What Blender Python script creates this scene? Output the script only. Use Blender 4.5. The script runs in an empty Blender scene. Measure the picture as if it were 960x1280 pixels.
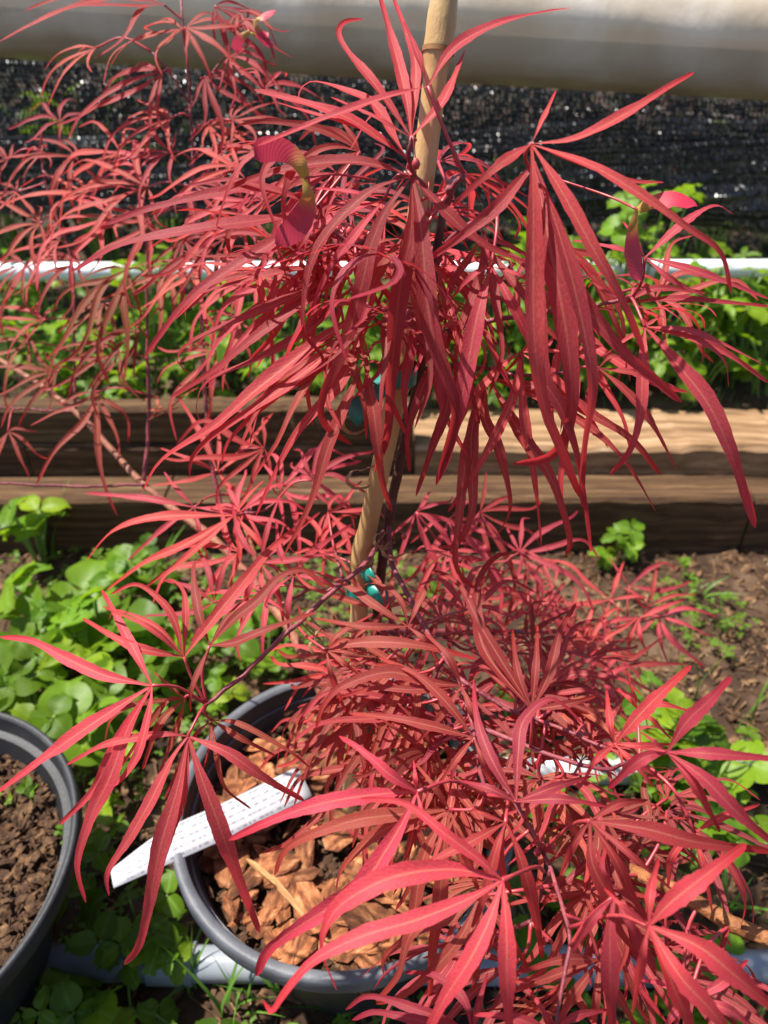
import bpy, bmesh, math, random
from mathutils import Vector, Matrix, noise
rnd = random.Random(7)
scene = bpy.context.scene
COL = scene.collection
PI = math.pi

# ------------------------------------------------------------------ camera
PITCH = math.radians(35); H = 0.80; FPX = 924.4
cam_d = bpy.data.cameras.new('camera')
cam = bpy.data.objects.new('camera', cam_d); COL.objects.link(cam)
cam.location = (0, 0, H); cam.rotation_euler = (PI/2 - PITCH, 0, 0)
cam_d.sensor_fit = 'VERTICAL'; cam_d.sensor_height = 36; cam_d.lens = 26
cam_d.clip_start = 0.02; cam_d.clip_end = 200
cam_d.dof.use_dof = True; cam_d.dof.focus_distance = 0.40; cam_d.dof.aperture_fstop = 9.0
scene.camera = cam
scene.render.resolution_x = 768; scene.render.resolution_y = 1024
# ------------------------------------------------------------------ light
SUN_EL = math.radians(64); SUN_AZ = math.radians(-76)      # azimuth from +Y towards +X
w = bpy.data.worlds.new('World'); scene.world = w; w.use_nodes = True
nt = w.node_tree
sky = nt.nodes.new('ShaderNodeTexSky'); sky.sky_type = 'NISHITA'; sky.sun_disc = False
sky.sun_elevation = SUN_EL; sky.sun_rotation = SUN_AZ
nt.links.new(sky.outputs[0], nt.nodes['Background'].inputs[0])
nt.nodes['Background'].inputs[1].default_value = 0.08
sd = bpy.data.lights.new('sun', 'SUN'); sd.energy = 4.8; sd.angle = math.radians(0.6); sd.color = (1, .95, .87)
sun = bpy.data.objects.new('sun', sd); COL.objects.link(sun)
sdir = Vector((math.sin(SUN_AZ)*math.cos(SUN_EL), math.cos(SUN_AZ)*math.cos(SUN_EL), math.sin(SUN_EL)))
sun.rotation_euler = sdir.to_track_quat('Z', 'Y').to_euler(); sun.location = sdir*5
vs = scene.view_settings
vs.view_transform = 'Standard'; vs.look = 'None'; vs.exposure = 1.05; vs.gamma = 1; vs.use_curve_mapping = False

# ------------------------------------------------------------------ helpers
RT = Vector((1, 0, 0)); UP = Vector((0, math.sin(PITCH), math.cos(PITCH))); FW = Vector((0, math.cos(PITCH), -math.sin(PITCH)))
CP = Vector((0, 0, H)); ZUP = Vector((0, 0, 1))
def at(px, py, Z):
    return CP + FW*Z + RT*((px-480)/FPX*Z) - UP*((py-640)/FPX*Z)
def at_z(px, py, z):
    d = FW + RT*((px-480)/FPX) - UP*((py-640)/FPX)
    return CP + d*((z-H)/d.z)
def tag(o, label=None, cat=None, group=None, kind=None):
    if label: o['label'] = label
    if cat: o['category'] = cat
    if group: o['group'] = group
    if kind: o['kind'] = kind
    return o
def empty(name, loc=(0, 0, 0)):
    o = bpy.data.objects.new(name, None); COL.objects.link(o); o.location = loc; o.empty_display_size = .02
    return o
def link(name, me, parent=None, loc=None, rot=None, sc=None, color=None):
    o = bpy.data.objects.new(name, me); COL.objects.link(o)
    if parent is not None:
        o.parent = parent
    if loc is not None: o.location = loc
    if rot is not None: o.rotation_euler = rot
    if sc is not None: o.scale = sc if hasattr(sc, '__len__') else (sc, sc, sc)
    if color is not None: o.color = color
    return o
class MB:
    def __init__(s): s.v = []; s.f = []; s.uv = []; s.mi = []
    def mesh(s, name, mats, smooth=True):
        me = bpy.data.meshes.new(name); me.from_pydata([tuple(p) for p in s.v], [], s.f)
        if s.uv:
            l = me.uv_layers.new(name='UVMap')
            for lp in me.loops: l.data[lp.index].uv = s.uv[lp.vertex_index]
        for m in (mats if isinstance(mats, (list, tuple)) else [mats]): me.materials.append(m)
        if s.mi:
            me.polygons.foreach_set('material_index', s.mi)
        me.polygons.foreach_set('use_smooth', [smooth]*len(me.polygons))
        me.update(); return me
    def box(s, x0, x1, y0, y1, z0, z1):
        b = len(s.v)
        for z in (z0, z1):
            for (x, y) in ((x0, y0), (x1, y0), (x1, y1), (x0, y1)): s.v.append((x, y, z))
        s.f += [(b+3, b+2, b+1, b), (b+4, b+5, b+6, b+7)] + [(b+i, b+(i+1) % 4, b+4+(i+1) % 4, b+4+i) for i in range(4)]
    def tube(s, pts, rad, n=6, cap=True):
        b = len(s.v); k = len(pts)
        T0 = (pts[1]-pts[0]).normalized()
        N = T0.orthogonal().normalized()
        acc = 0
        for i, p in enumerate(pts):
            T = (pts[min(i+1, k-1)]-pts[max(i-1, 0)])
            T = T.normalized() if T.length > 1e-9 else T0
            N = (N-T*N.dot(T)).normalized(); B = T.cross(N)
            r = rad(i/(k-1)) if callable(rad) else rad
            if i: acc += (p-pts[i-1]).length
            for j in range(n):
                a = 2*PI*j/n; s.v.append(p+N*(r*math.cos(a))+B*(r*math.sin(a))); s.uv.append((j/n, acc*10))
        for i in range(k-1):
            for j in range(n):
                s.f.append((b+i*n+j, b+i*n+(j+1) % n, b+(i+1)*n+(j+1) % n, b+(i+1)*n+j))
        if cap:
            s.f.append(tuple(b+j for j in reversed(range(n)))); s.f.append(tuple(b+(k-1)*n+j for j in range(n)))
    def lathe(s, prof, n=64, c=(0, 0, 0), closed=False):
        b = len(s.v); m = len(prof)
        for (r, z) in prof:
            for j in range(n):
                a = 2*PI*j/n; s.v.append((c[0]+r*math.cos(a), c[1]+r*math.sin(a), c[2]+z))
        for i in range(m-1):
            for j in range(n):
                s.f.append((b+i*n+j, b+i*n+(j+1) % n, b+(i+1)*n+(j+1) % n, b+(i+1)*n+j))
def smooth(pts, n):
    """Catmull-Rom resample to n points"""
    P = [pts[0]*2-pts[1]] + list(pts) + [pts[-1]*2-pts[-2]]
    L = [0]
    for i in range(len(pts)-1): L.append(L[-1]+(pts[i+1]-pts[i]).length)
    out = []
    for k in range(n):
        t = L[-1]*k/(n-1); i = 0
        while i < len(pts)-2 and t > L[i+1]: i += 1
        u = (t-L[i])/max(1e-9, L[i+1]-L[i]); a, b, c, d = P[i:i+4]
        out.append(.5*((2*b)+(c-a)*u+(2*a-5*b+4*c-d)*u*u+(3*b-a-3*c+d)*u**3))
    return out
def rvec(s=1.0):
    return Vector((rnd.uniform(-s, s), rnd.uniform(-s, s), rnd.uniform(-s, s)))

# ------------------------------------------------------------------ materials
def mat(name):
    m = bpy.data.materials.new(name); m.use_nodes = True; t = m.node_tree
    return m, t, t.nodes['Principled BSDF'], t.nodes, t.links
def ramp(N, stops):
    r = N.new('ShaderNodeValToRGB'); e = r.color_ramp.elements
    while len(e) < len(stops): e.new(.5)
    for el, (p, c) in zip(e, stops): el.position = p; el.color = (*c, 1)
    return r
def noise_mat(name, stops, scale, rough=.7, bump=0, bscale=None, detail=6, spec=.3, objvar=0, stretch=None, coord='Object'):
    m, t, b, N, L = mat(name)
    tc = N.new('ShaderNodeTexCoord'); n1 = N.new('ShaderNodeTexNoise'); n1.inputs['Scale'].default_value = scale; n1.inputs['Detail'].default_value = detail
    src = tc.outputs[coord]
    if stretch:
        mp = N.new('ShaderNodeMapping'); mp.inputs['Scale'].default_value = stretch; L.new(src, mp.inputs[0]); src = mp.outputs[0]
    L.new(src, n1.inputs['Vector']); r = ramp(N, stops); L.new(n1.outputs[0], r.inputs[0]); out = r.outputs[0]
    if objvar:
        oi = N.new('ShaderNodeObjectInfo'); hs = N.new('ShaderNodeHueSaturation')
        mr = N.new('ShaderNodeMapRange'); mr.inputs[3].default_value = 1-objvar; mr.inputs[4].default_value = 1+objvar
        L.new(oi.outputs['Random'], mr.inputs[0]); L.new(mr.outputs[0], hs.inputs['Value']); L.new(out, hs.inputs['Color']); out = hs.outputs[0]
    L.new(out, b.inputs['Base Color']); b.inputs['Roughness'].default_value = rough; b.inputs['Specular IOR Level'].default_value = spec
    if bump:
        n2 = N.new('ShaderNodeTexNoise'); n2.inputs['Scale'].default_value = bscale or scale*3; n2.inputs['Detail'].default_value = 8
        L.new(src, n2.inputs['Vector']); bp = N.new('ShaderNodeBump'); bp.inputs['Strength'].default_value = bump; bp.inputs['Distance'].default_value = .004
        L.new(n2.outputs[0], bp.inputs['Height']); L.new(bp.outputs[0], b.inputs['Normal'])
    return m
def math_node(N, L, op, a, b=None, c=None, clamp=False):
    n = N.new('ShaderNodeMath'); n.operation = op; n.use_clamp = clamp
    for i, x in enumerate((a, b, c)):
        if x is None: continue
        if hasattr(x, 'is_linked'): L.new(x, n.inputs[i])
        else: n.inputs[i].default_value = x
    return n.outputs[0]
def mix(N, L, fac, a, b):
    n = N.new('ShaderNodeMix'); n.data_type = 'RGBA'
    for x, k in ((fac, 0), (a, 6), (b, 7)):
        if hasattr(x, 'is_linked'): L.new(x, n.inputs[k])
        elif k: n.inputs[k].default_value = (*x, 1)
        else: n.inputs[0].default_value = x
    return n.outputs[2]
def leaf_mat(name, fresh, aged, purple, rib, tip, trans, tw=.35, rough=.48):
    m, t, b, N, L = mat(name)
    uv = N.new('ShaderNodeUVMap'); sx = N.new('ShaderNodeSeparateXYZ'); L.new(uv.outputs[0], sx.inputs[0])
    oi = N.new('ShaderNodeObjectInfo'); sc = N.new('ShaderNodeSeparateColor'); L.new(oi.outputs['Color'], sc.inputs[0])
    d = math_node(N, L, 'ABSOLUTE', math_node(N, L, 'SUBTRACT', sx.outputs[0], .5))
    ribf = math_node(N, L, 'SUBTRACT', 1, math_node(N, L, 'DIVIDE', d, .085), clamp=True)
    ribf = math_node(N, L, 'MULTIPLY', ribf, math_node(N, L, 'SUBTRACT', 1.0, math_node(N, L, 'MULTIPLY', sx.outputs[1], .9)), clamp=True)
    cv = N.new('ShaderNodeCombineXYZ'); L.new(math_node(N, L, 'MULTIPLY', sx.outputs[0], 2.2), cv.inputs[0])
    L.new(math_node(N, L, 'MULTIPLY', sx.outputs[1], 16), cv.inputs[1]); L.new(math_node(N, L, 'MULTIPLY', oi.outputs['Random'], 40), cv.inputs[2])
    nz = N.new('ShaderNodeTexNoise'); nz.inputs['Scale'].default_value = 1.0; nz.inputs['Detail'].default_value = 5; L.new(cv.outputs[0], nz.inputs['Vector'])
    mott = N.new('ShaderNodeMapRange'); mott.inputs[1].default_value = .35; mott.inputs[2].default_value = .7; L.new(nz.outputs[0], mott.inputs[0])
    # herring-bone side veins
    vv = math_node(N, L, 'SINE', math_node(N, L, 'ADD', math_node(N, L, 'MULTIPLY', sx.outputs[1], 190), math_node(N, L, 'MULTIPLY', d, -34)))
    vein = math_node(N, L, 'MULTIPLY', math_node(N, L, 'POWER', math_node(N, L, 'MAXIMUM', vv, 0.0), 6), .13)
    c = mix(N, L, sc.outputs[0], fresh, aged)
    c = mix(N, L, sc.outputs[1], c, purple)
    aged2 = mix(N, L, .30, c, aged)
    c = mix(N, L, math_node(N, L, 'MULTIPLY', mott.outputs[0], .55), c, aged2)
    cv2 = N.new('ShaderNodeCombineXYZ'); L.new(math_node(N, L, 'MULTIPLY', sx.outputs[0], 9), cv2.inputs[0])
    L.new(math_node(N, L, 'MULTIPLY', sx.outputs[1], 95), cv2.inputs[1]); L.new(math_node(N, L, 'MULTIPLY', oi.outputs['Random'], 90), cv2.inputs[2])
    nf = N.new('ShaderNodeTexNoise'); nf.inputs['Scale'].default_value = 1.0; nf.inputs['Detail'].default_value = 4; L.new(cv2.outputs[0], nf.inputs['Vector'])
    fr_ = N.new('ShaderNodeMapRange'); fr_.inputs[1].default_value = .3; fr_.inputs[2].default_value = .7; fr_.inputs[3].default_value = .82; fr_.inputs[4].default_value = 1.14; L.new(nf.outputs[0], fr_.inputs[0])
    hf = N.new('ShaderNodeHueSaturation'); L.new(fr_.outputs[0], hf.inputs['Value']); L.new(c, hf.inputs['Color']); c = hf.outputs[0]
    c = mix(N, L, vein, c, rib)
    tipf = N.new('ShaderNodeMapRange'); tipf.inputs[1].default_value = .6; tipf.inputs[2].default_value = 1.0; L.new(sx.outputs[1], tipf.inputs[0])
    c = mix(N, L, math_node(N, L, 'MULTIPLY', tipf.outputs[0], .7), c, tip)
    c = mix(N, L, math_node(N, L, 'MULTIPLY', ribf, .85), c, rib)
    vr = N.new('ShaderNodeMapRange'); vr.inputs[3].default_value = .60; vr.inputs[4].default_value = 1.20; L.new(oi.outputs['Random'], vr.inputs[0])
    hs = N.new('ShaderNodeHueSaturation'); L.new(vr.outputs[0], hs.inputs['Value']); L.new(c, hs.inputs['Color']); c = hs.outputs[0]
    hr = N.new('ShaderNodeMapRange'); hr.inputs[3].default_value = .493; hr.inputs[4].default_value = .508; L.new(math_node(N, L, 'FRACT', math_node(N, L, 'MULTIPLY', oi.outputs['Random'], 17.3)), hr.inputs[0]); L.new(hr.outputs[0], hs.inputs['Hue'])
    L.new(c, b.inputs['Base Color']); b.inputs['Roughness'].default_value = rough; b.inputs['Specular IOR Level'].default_value = .25
    bp = N.new('ShaderNodeBump'); bp.inputs['Strength'].default_value = .4; bp.inputs['Distance'].default_value = .0006
    L.new(math_node(N, L, 'ADD', nf.outputs[0], math_node(N, L, 'MULTIPLY', vein, -1.5)), bp.inputs['Height']); L.new(bp.outputs[0], b.inputs['Normal'])
    tr = N.new('ShaderNodeBsdfTranslucent'); L.new(mix(N, L, .6, c, trans), tr.inputs[0])
    ms = N.new('ShaderNodeMixShader'); ms.inputs[0].default_value = tw
    L.new(b.outputs[0], ms.inputs[1]); L.new(tr.outputs[0], ms.inputs[2]); L.new(ms.outputs[0], N['Material Output'].inputs[0])
    return m
M_LEAF = leaf_mat('maple_leaf', (.63, .058, .090), (.24, .10, .030), (.20, .024, .045), (.70, .25, .17), (.42, .010, .022), (.88, .06, .06), tw=.44, rough=.55)
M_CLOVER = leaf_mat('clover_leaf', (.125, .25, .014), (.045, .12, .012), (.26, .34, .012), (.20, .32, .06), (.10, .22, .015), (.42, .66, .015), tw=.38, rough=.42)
M_STALK = noise_mat('green_stalk', [(.3, (.10, .20, .03)), (.7, (.20, .30, .07))], 60, .5)
M_PETIOLE = noise_mat('petiole', [(.3, (.30, .022, .040)), (.7, (.45, .06, .06))], 80, .4, spec=.5)
M_TWIG = noise_mat('purple_twig', [(.3, (.12, .022, .035)), (.55, (.22, .045, .055)), (.8, (.30, .10, .08))], 70, .5, bump=.3, bscale=400, spec=.4)
M_BRANCH = noise_mat('tan_branch', [(.3, (.30, .12, .05)), (.55, (.42, .19, .08)), (.75, (.50, .33, .20))], 55, .6, bump=.5, bscale=300)
M_RBRANCH = noise_mat('red_branch', [(.3, (.16, .055, .035)), (.55, (.26, .10, .055)), (.75, (.36, .19, .11))], 55, .6, bump=.4, bscale=300)
M_OBRANCH = noise_mat('orange_branch', [(.3, (.13, .045, .016)), (.5, (.27, .105, .036)), (.66, (.34, .15, .06)), (.75, (.50, .42, .36))], 75, .55, bump=.6, bscale=350)
M_TRUNK = noise_mat('trunk_bark', [(.3, (.055, .022, .018)), (.55, (.10, .042, .030)), (.78, (.19, .12, .085))], 60, .65, bump=.6, bscale=300)
M_BAMBOO = noise_mat('bamboo', [(.3, (.36, .21, .080)), (.55, (.47, .30, .125)), (.8, (.42, .31, .17))], 14, .42, bump=.15, bscale=120, stretch=(5, 5, .6), spec=.5)
M_NODE = noise_mat('bamboo_node', [(.3, (.20, .09, .03)), (.7, (.36, .19, .07))], 90, .6)
M_TIE = noise_mat('green_tie', [(.3, (.004, .16, .12)), (.7, (.01, .22, .17))], 40, .35, spec=.5)
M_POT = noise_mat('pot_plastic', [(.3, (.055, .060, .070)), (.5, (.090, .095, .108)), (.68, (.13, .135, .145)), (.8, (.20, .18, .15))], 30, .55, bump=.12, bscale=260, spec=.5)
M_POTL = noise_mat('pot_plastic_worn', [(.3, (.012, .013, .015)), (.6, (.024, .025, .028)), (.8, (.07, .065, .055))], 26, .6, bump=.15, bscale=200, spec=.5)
M_POTW = noise_mat('shaded_wall_plastic', [(.3, (.012, .013, .015)), (.6, (.020, .021, .024)), (.8, (.045, .042, .036))], 14, .5, bump=.15, bscale=90, spec=.4)  # darker than the rim: shade on wall and lining is put into the colour
M_CHIP = noise_mat('bark_chip', [(.28, (.04, .013, .006)), (.46, (.15, .050, .018)), (.60, (.29, .108, .042)), (.8, (.48, .26, .125))], 85, .85, bump=.7, bscale=260, objvar=.5, stretch=(1, 2.0, 1.5), detail=10)
M_WOODCHIP = noise_mat('pale_wood_chip', [(.3, (.26, .115, .042)), (.55, (.40, .21, .085)), (.75, (.50, .30, .14))], 60, .8, bump=.4, bscale=200, objvar=.2, stretch=(1, 7, 1))
M_PSOIL = noise_mat('potting_soil', [(.3, (.015, .008, .005)), (.55, (.06, .028, .013)), (.75, (.14, .065, .03))], 90, .9, bump=1, bscale=150)
M_FINE = noise_mat('fine_bark', [(.25, (.025, .012, .006)), (.5, (.065, .032, .015)), (.68, (.17, .09, .040)), (.82, (.40, .28, .16))], 120, .85, bump=.6, bscale=300)
M_SOIL = noise_mat('garden_soil', [(.28, (.012, .007, .004)), (.5, (.048, .025, .013)), (.68, (.115, .070, .042)), (.82, (.23, .16, .105))], 16, .95, bump=1, bscale=70, detail=10)
M_LITTER = noise_mat('dry_litter', [(.3, (.025, .012, .006)), (.46, (.085, .042, .019)), (.6, (.19, .105, .05)), (.8, (.46, .33, .19))], 60, .85)
M_GRASS = noise_mat('grass_blade', [(.3, (.05, .13, .015)), (.6, (.11, .22, .025)), (.85, (.22, .28, .05))], 9, .5)
M_WOOD = noise_mat('shaded_weathered_timber', [(.25, (.028, .013, .006)), (.45, (.080, .040, .017)), (.62, (.145, .078, .034)), (.8, (.25, .165, .095))], 16, .85, bump=.9, bscale=110, stretch=(.35, 7, 7), detail=12)  # wood colour darkened to carry the shade of net and roll
M_WOODTOP = noise_mat('sunlit_sawn_timber', [(.25, (.07, .033, .014)), (.45, (.22, .125, .06)), (.6, (.33, .20, .105)), (.8, (.45, .33, .21))], 16, .85, bump=.7, bscale=60, stretch=(.35, 5, 5), detail=9)  # pale copy for the right-hand boards; sunlight is put into the colour
M_PVC = noise_mat('white_pvc', [(.3, (.72, .74, .78)), (.7, (.82, .83, .85))], 12, .32, spec=.5)
M_WPVC = noise_mat('dusty_white_pvc', [(.3, (.34, .34, .34)), (.6, (.50, .50, .51)), (.8, (.60, .60, .60))], 14, .4, spec=.5)
M_GPVC = noise_mat('grey_pvc', [(.3, (.20, .22, .25)), (.6, (.27, .29, .32)), (.8, (.34, .35, .37))], 14, .3, bump=.08, bscale=80, spec=.5)
M_NET = noise_mat('black_net', [(.3, (.006, .006, .007)), (.7, (.016, .016, .019))], 30, .36, spec=1.0)
M_ROLL = noise_mat('rolled_plastic', [(.25, (.50, .41, .30)), (.5, (.66, .57, .45)), (.75, (.82, .76, .67))], 2.4, .26, bump=.8, bscale=5, stretch=(3.5, 5, 2), spec=.6)
M_SEED = None
_t = M_ROLL.node_tree; _b = _t.nodes['Principled BSDF']                    # the film lets some light through
_tr = _t.nodes.new('ShaderNodeBsdfTranslucent'); _tr.inputs[0].default_value = (.80, .72, .60, 1); _ms = _t.nodes.new('ShaderNodeMixShader'); _ms.inputs[0].default_value = .22
_t.links.new(_b.outputs[0], _ms.inputs[1]); _t.links.new(_tr.outputs[0], _ms.inputs[2]); _t.links.new(_ms.outputs[0], _t.nodes['Material Output'].inputs[0])
M_BUSH = noise_mat('backdrop_leaf', [(.3, (.012, .012, .006)), (.6, (.030, .030, .012)), (.85, (.045, .07, .018))], 9, .7)  # near-black leaves of the added shrubs, keeping the view behind the net dark

# ================================================================== SETTING
def ground_h(x, y):
    v = .010*noise.noise((x*5, y*5, 0)) + .006*noise.noise((x*17, y*17, 3))
    return v
def sheet(name, x0, x1, y0, y1, nx, ny, z, hf, m):
    b = MB()
    for j in range(ny+1):
        for i in range(nx+1):
            x = x0+(x1-x0)*i/nx; y = y0+(y1-y0)*j/ny
            b.v.append((x, y, z+hf(x, y)))
    for j in range(ny):
        for i in range(nx):
            a = j*(nx+1)+i; b.f.append((a, a+1, a+nx+2, a+nx+1))
    return link(name, b.mesh(name, m))
def far_h(x, y):
    k = max(abs(x)-2.4, abs(y)-2.8, 0)
    return ground_h(x, y)*min(1, max(0, 1-k)) 
# one ground sheet, fine near the pots and coarse towards the horizon
gb = MB()
def axis(fine0, fine1, step, far):
    a = [fine0+step*i for i in range(int((fine1-fine0)/step)+1)]
    o = .1; lo, hi = a[0], a[-1]; L_, R_ = [], []
    while o < far: L_.append(lo-o); R_.append(hi+o); o *= 1.7
    return L_[::-1]+a+R_
ax = axis(-1.2, 1.2, .025, 60); ay = axis(-.2, 1.1, .025, 60)
for y in ay:
    for x in ax: gb.v.append((x, y, far_h(x, y)))
for j in range(len(ay)-1):
    for i in range(len(ax)-1):
        a = j*len(ax)+i; gb.f.append((a, a+1, a+len(ax)+1, a+len(ax)))
tag(link('ground', gb.mesh('ground', M_SOIL)), kind='structure')
BED_Z = .165
def bed_h(x, y): return -.03*max(0, min(1, (x-.0)*8))*max(0, min(1, (1.29-y)*20))+.02*noise.noise((x*4, y*4, 5))+.010*noise.noise((x*14, y*14, 1))
tag(sheet('raised_bed_soil', -2.0, 2.0, 1.16, 2.6, 110, 40, BED_Z, bed_h, M_SOIL), kind='structure')

# timber edging: two courses, each of boards butted end to end
ed = empty('timber_edging', (0, 1.03, 0))
tag(ed, 'stepped edging of weathered brown timber boards holding up the raised bed', 'edging')
def board(x0, x1, y0, y1, z0, z1, name='board', m=M_WOOD, par=ed, jit=.003):
    b = MB(); n = 24
    for i in range(n+1):
        x = x0+(x1-x0)*i/n
        o = [rnd.uniform(-jit, jit) for _ in range(4)]; e = .007
        prof = [(y0+o[0], z0), (y0+o[0], z1-e+o[1]*.4), (y0+e+o[0], z1+o[1]*.6), (y1-e, z1+o[2]*.6), (y1, z1-e), (y1, z0)]
        for (y, z) in prof: b.v.append((x, y-par.location.y, z))
    for i in range(n):
        for j in range(6):
            b.f.append((i*6+(j+1) % 6, i*6+j, (i+1)*6+j, (i+1)*6+(j+1) % 6))
    b.f.append(tuple(range(6))); b.f.append(tuple(n*6+j for j in reversed(range(6))))
    return link(name, b.mesh(name, m, smooth=False), par)
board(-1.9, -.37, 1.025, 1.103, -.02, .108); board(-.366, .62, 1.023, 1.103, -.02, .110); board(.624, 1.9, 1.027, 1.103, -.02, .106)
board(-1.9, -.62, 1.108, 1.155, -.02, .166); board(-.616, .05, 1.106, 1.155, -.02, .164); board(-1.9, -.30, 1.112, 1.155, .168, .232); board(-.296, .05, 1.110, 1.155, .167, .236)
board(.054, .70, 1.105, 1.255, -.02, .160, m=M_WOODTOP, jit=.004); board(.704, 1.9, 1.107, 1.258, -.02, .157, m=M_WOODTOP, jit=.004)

# white pipe rail over the bed
pr = empty('pipe_rail', (0, 1.43, .16)); tag(pr, 'white plastic pipe running level across the bed below the black net', 'pipe')
b = MB(); PZ = at(480, 338, 1.41); py_, pz_ = PZ.y, PZ.z
pr.location = (0, py_, BED_Z)
b.tube([Vector((x, 0, pz_-BED_Z+.004*x)) for x in (-1.35, -.7, 0, .7, 1.35)], .0175, 20); link('pipe', b.mesh('pipe', M_PVC), pr)
for x in (-1.33, 1.33):
    b = MB(); b.tube([Vector((x, 0, -.12)), Vector((x, 0, pz_-BED_Z))], .0175, 16); link('leg', b.mesh('leg', M_PVC), pr)

# rolled plastic sheet
RY = 1.82
rl = empty('rolled_sheeting', (0, RY, 0)); tag(rl, 'thick roll of grey plastic sheeting hanging above the black net', 'plastic roll')
def roll_z(x): return .764 - .048*x
b = MB(); nx, na = 90, 40
for i in range(nx+1):
    x = -1.5+3.0*i/nx
    for j in range(na):
        a = 2*PI*j/na
        r = .103 + .004*noise.noise((x*2.2, a*.6, 0)) + .0035*noise.noise((x*6, math.cos(a)*3, math.sin(a)*3)) + .006*math.cos(a*2+x)
        b.v.append((x, r*math.cos(a), roll_z(x)+r*math.sin(a)))
for i in range(nx):
    for j in range(na): b.f.append((i*na+j, i*na+(j+1) % na, (i+1)*na+(j+1) % na, (i+1)*na+j))
b.f.append(tuple(reversed(range(na)))); b.f.append(tuple(nx*na+j for j in range(na)))
link('roll', b.mesh('roll', M_ROLL), rl)
b = MB()      # loose outer edge of the film
for i in range(nx+1):
    x = -1.5+3.0*i/nx
    for j in range(7):
        a = math.radians(-170+j*13); r = .109+.002*noise.noise((x*5, a, 7))+(.004 if j == 6 else 0)
        b.v.append((x, r*math.cos(a), roll_z(x)+r*math.sin(a)))
for i in range(nx):
    for j in range(6): b.f.append((i*7+j, (i+1)*7+j, (i+1)*7+j+1, i*7+j+1))
link('loose_edge', b.mesh('loose_edge', M_ROLL), rl)
for x in (-1.45, 1.45):
    b = MB(); b.tube([Vector((x, .16, 0)), Vector((x, .16, 1.1))], .022, 12); b.tube([Vector((x, .16, roll_z(x))), Vector((x, .0, roll_z(x)))], .02, 10)
    link('post', b.mesh('post', M_GPVC), rl)

# black shade net: real knitted strands
sn = empty('shade_net', (0, RY, 0)); tag(sn, 'black knitted shade net hanging in folds behind the white pipe', 'net')
def net_layer(name, x0, x1, ztop, zbot, yoff, pitch, wv, seed, slack):
    b = MB(); ncol = int((x1-x0)/pitch); nrow = 0
    def P(u, v):   # u world x, v 0 top..1 bottom
        zt = ztop(u); zb = zbot(u); z = zt+(zb-zt)*v
        fold = slack*(noise.noise((u*3.1+v*1.2, v*2.3, seed))+.45*noise.noise((u*7+v*3, v*7, seed+4)))
        return Vector((u+.012*noise.noise((u*4, v*5, seed+9)), yoff+fold*(.25+v)+.02*v, z+.004*noise.noise((u*9, v*9, seed+2))))
    R = int(abs(ztop(0)-zbot(0))/pitch)
    for i in range(ncol+1):            # vertical strands: zig-zag ribbons
        u = x0+pitch*i; base = len(b.v); k = R*2
        for j in range(k+1):
            p = P(u+(.0011 if j % 2 else -.0011), j/k); hw = wv*(1.0 if j % 2 else .62)
            q1 = rnd.uniform(-.0016, .0016); b.v.append(p+Vector((-hw, q1, 0))); b.v.append(p+Vector((0, (-(.0042+.0034*noise.noise((u*2.2, j*.21, seed))+rnd.uniform(-.0018, .0018)) if j % 2 else .0), 0))); b.v.append(p+Vector((hw, -q1, 0)))
        for j in range(k):
            for s_ in (0, 1): b.f.append((base+j*3+s_, base+j*3+3+s_, base+j*3+4+s_, base+j*3+1+s_))
    for r in range(R+1):               # cross strands
        v = r/R; base = len(b.v)
        for i in range(ncol+1):
            p = P(x0+pitch*i, v); q = rnd.uniform(-.001, .001); hw = .0011
            b.v.append(p+Vector((0, .001, -hw+q))); b.v.append(p+Vector((0, .001, hw+q)))
        for i in range(ncol): b.f.append((base+2*i, base+2*i+2, base+2*i+3, base+2*i+1))
    o = link(name, b.mesh(name, M_NET, smooth=False), sn); o['kind'] = 'stuff'; return o
zt = lambda x: roll_z(x)-.10
net_layer('net_layer', -1.4, 1.4, zt, lambda x: .418-.020*x+.012*noise.noise((x*3, 0, 0)), -.195, .0085, .0030, 1.0, .030)
net_layer('net_layer', -1.4, 1.4, lambda x: .575+.035*noise.noise((x*1.7, 4, 0))+.05*max(0, x), lambda x: .418-.020*x+.012*noise.noise((x*3, 0, 0)), -.225, .0080, .0033, 5.0, .035)
net_layer('net_layer', -1.4, 1.4, lambda x: .525+.03*noise.noise((x*2.3, 8, 0))+.07*max(0, x), lambda x: .418-.020*x+.014*noise.noise((x*3, 2, 0)), -.26, .0080, .0033, 9.0, .035)

# ground pipes
def ground_pipe(px0, py0, px1, py1, r, label, m=M_GPVC, joints=()):
    A = at_z(px0, py0, r*.9); B = at_z(px1, py1, r*.9); root = empty('irrigation_pipe', (A+B)/2); root.location.z = 0
    tag(root, label, 'pipe', 'pipes lying on the soil')
    A = A-root.location; B = B-root.location
    b = MB(); b.tube([A.lerp(B, k/6) for k in range(7)], r, 20); link('pipe', b.mesh('pipe', m), root)
    for t in joints:
        c = A.lerp(B, t); d = (B-A).normalized(); b = MB(); b.tube([c-d*.022, c-d*.021, c+d*.021, c+d*.022], r*1.18, 20); link('coupling', b.mesh('coupling', m), root)
ground_pipe(60, 1203, 1040, 1212, .0165, 'grey pipe lying on the soil under the bark-filled pot', joints=(.16, .66))
ground_pipe(560, 966, 1100, 958, .017, 'white pipe lying on the soil beyond the pot at right', M_WPVC)

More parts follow.
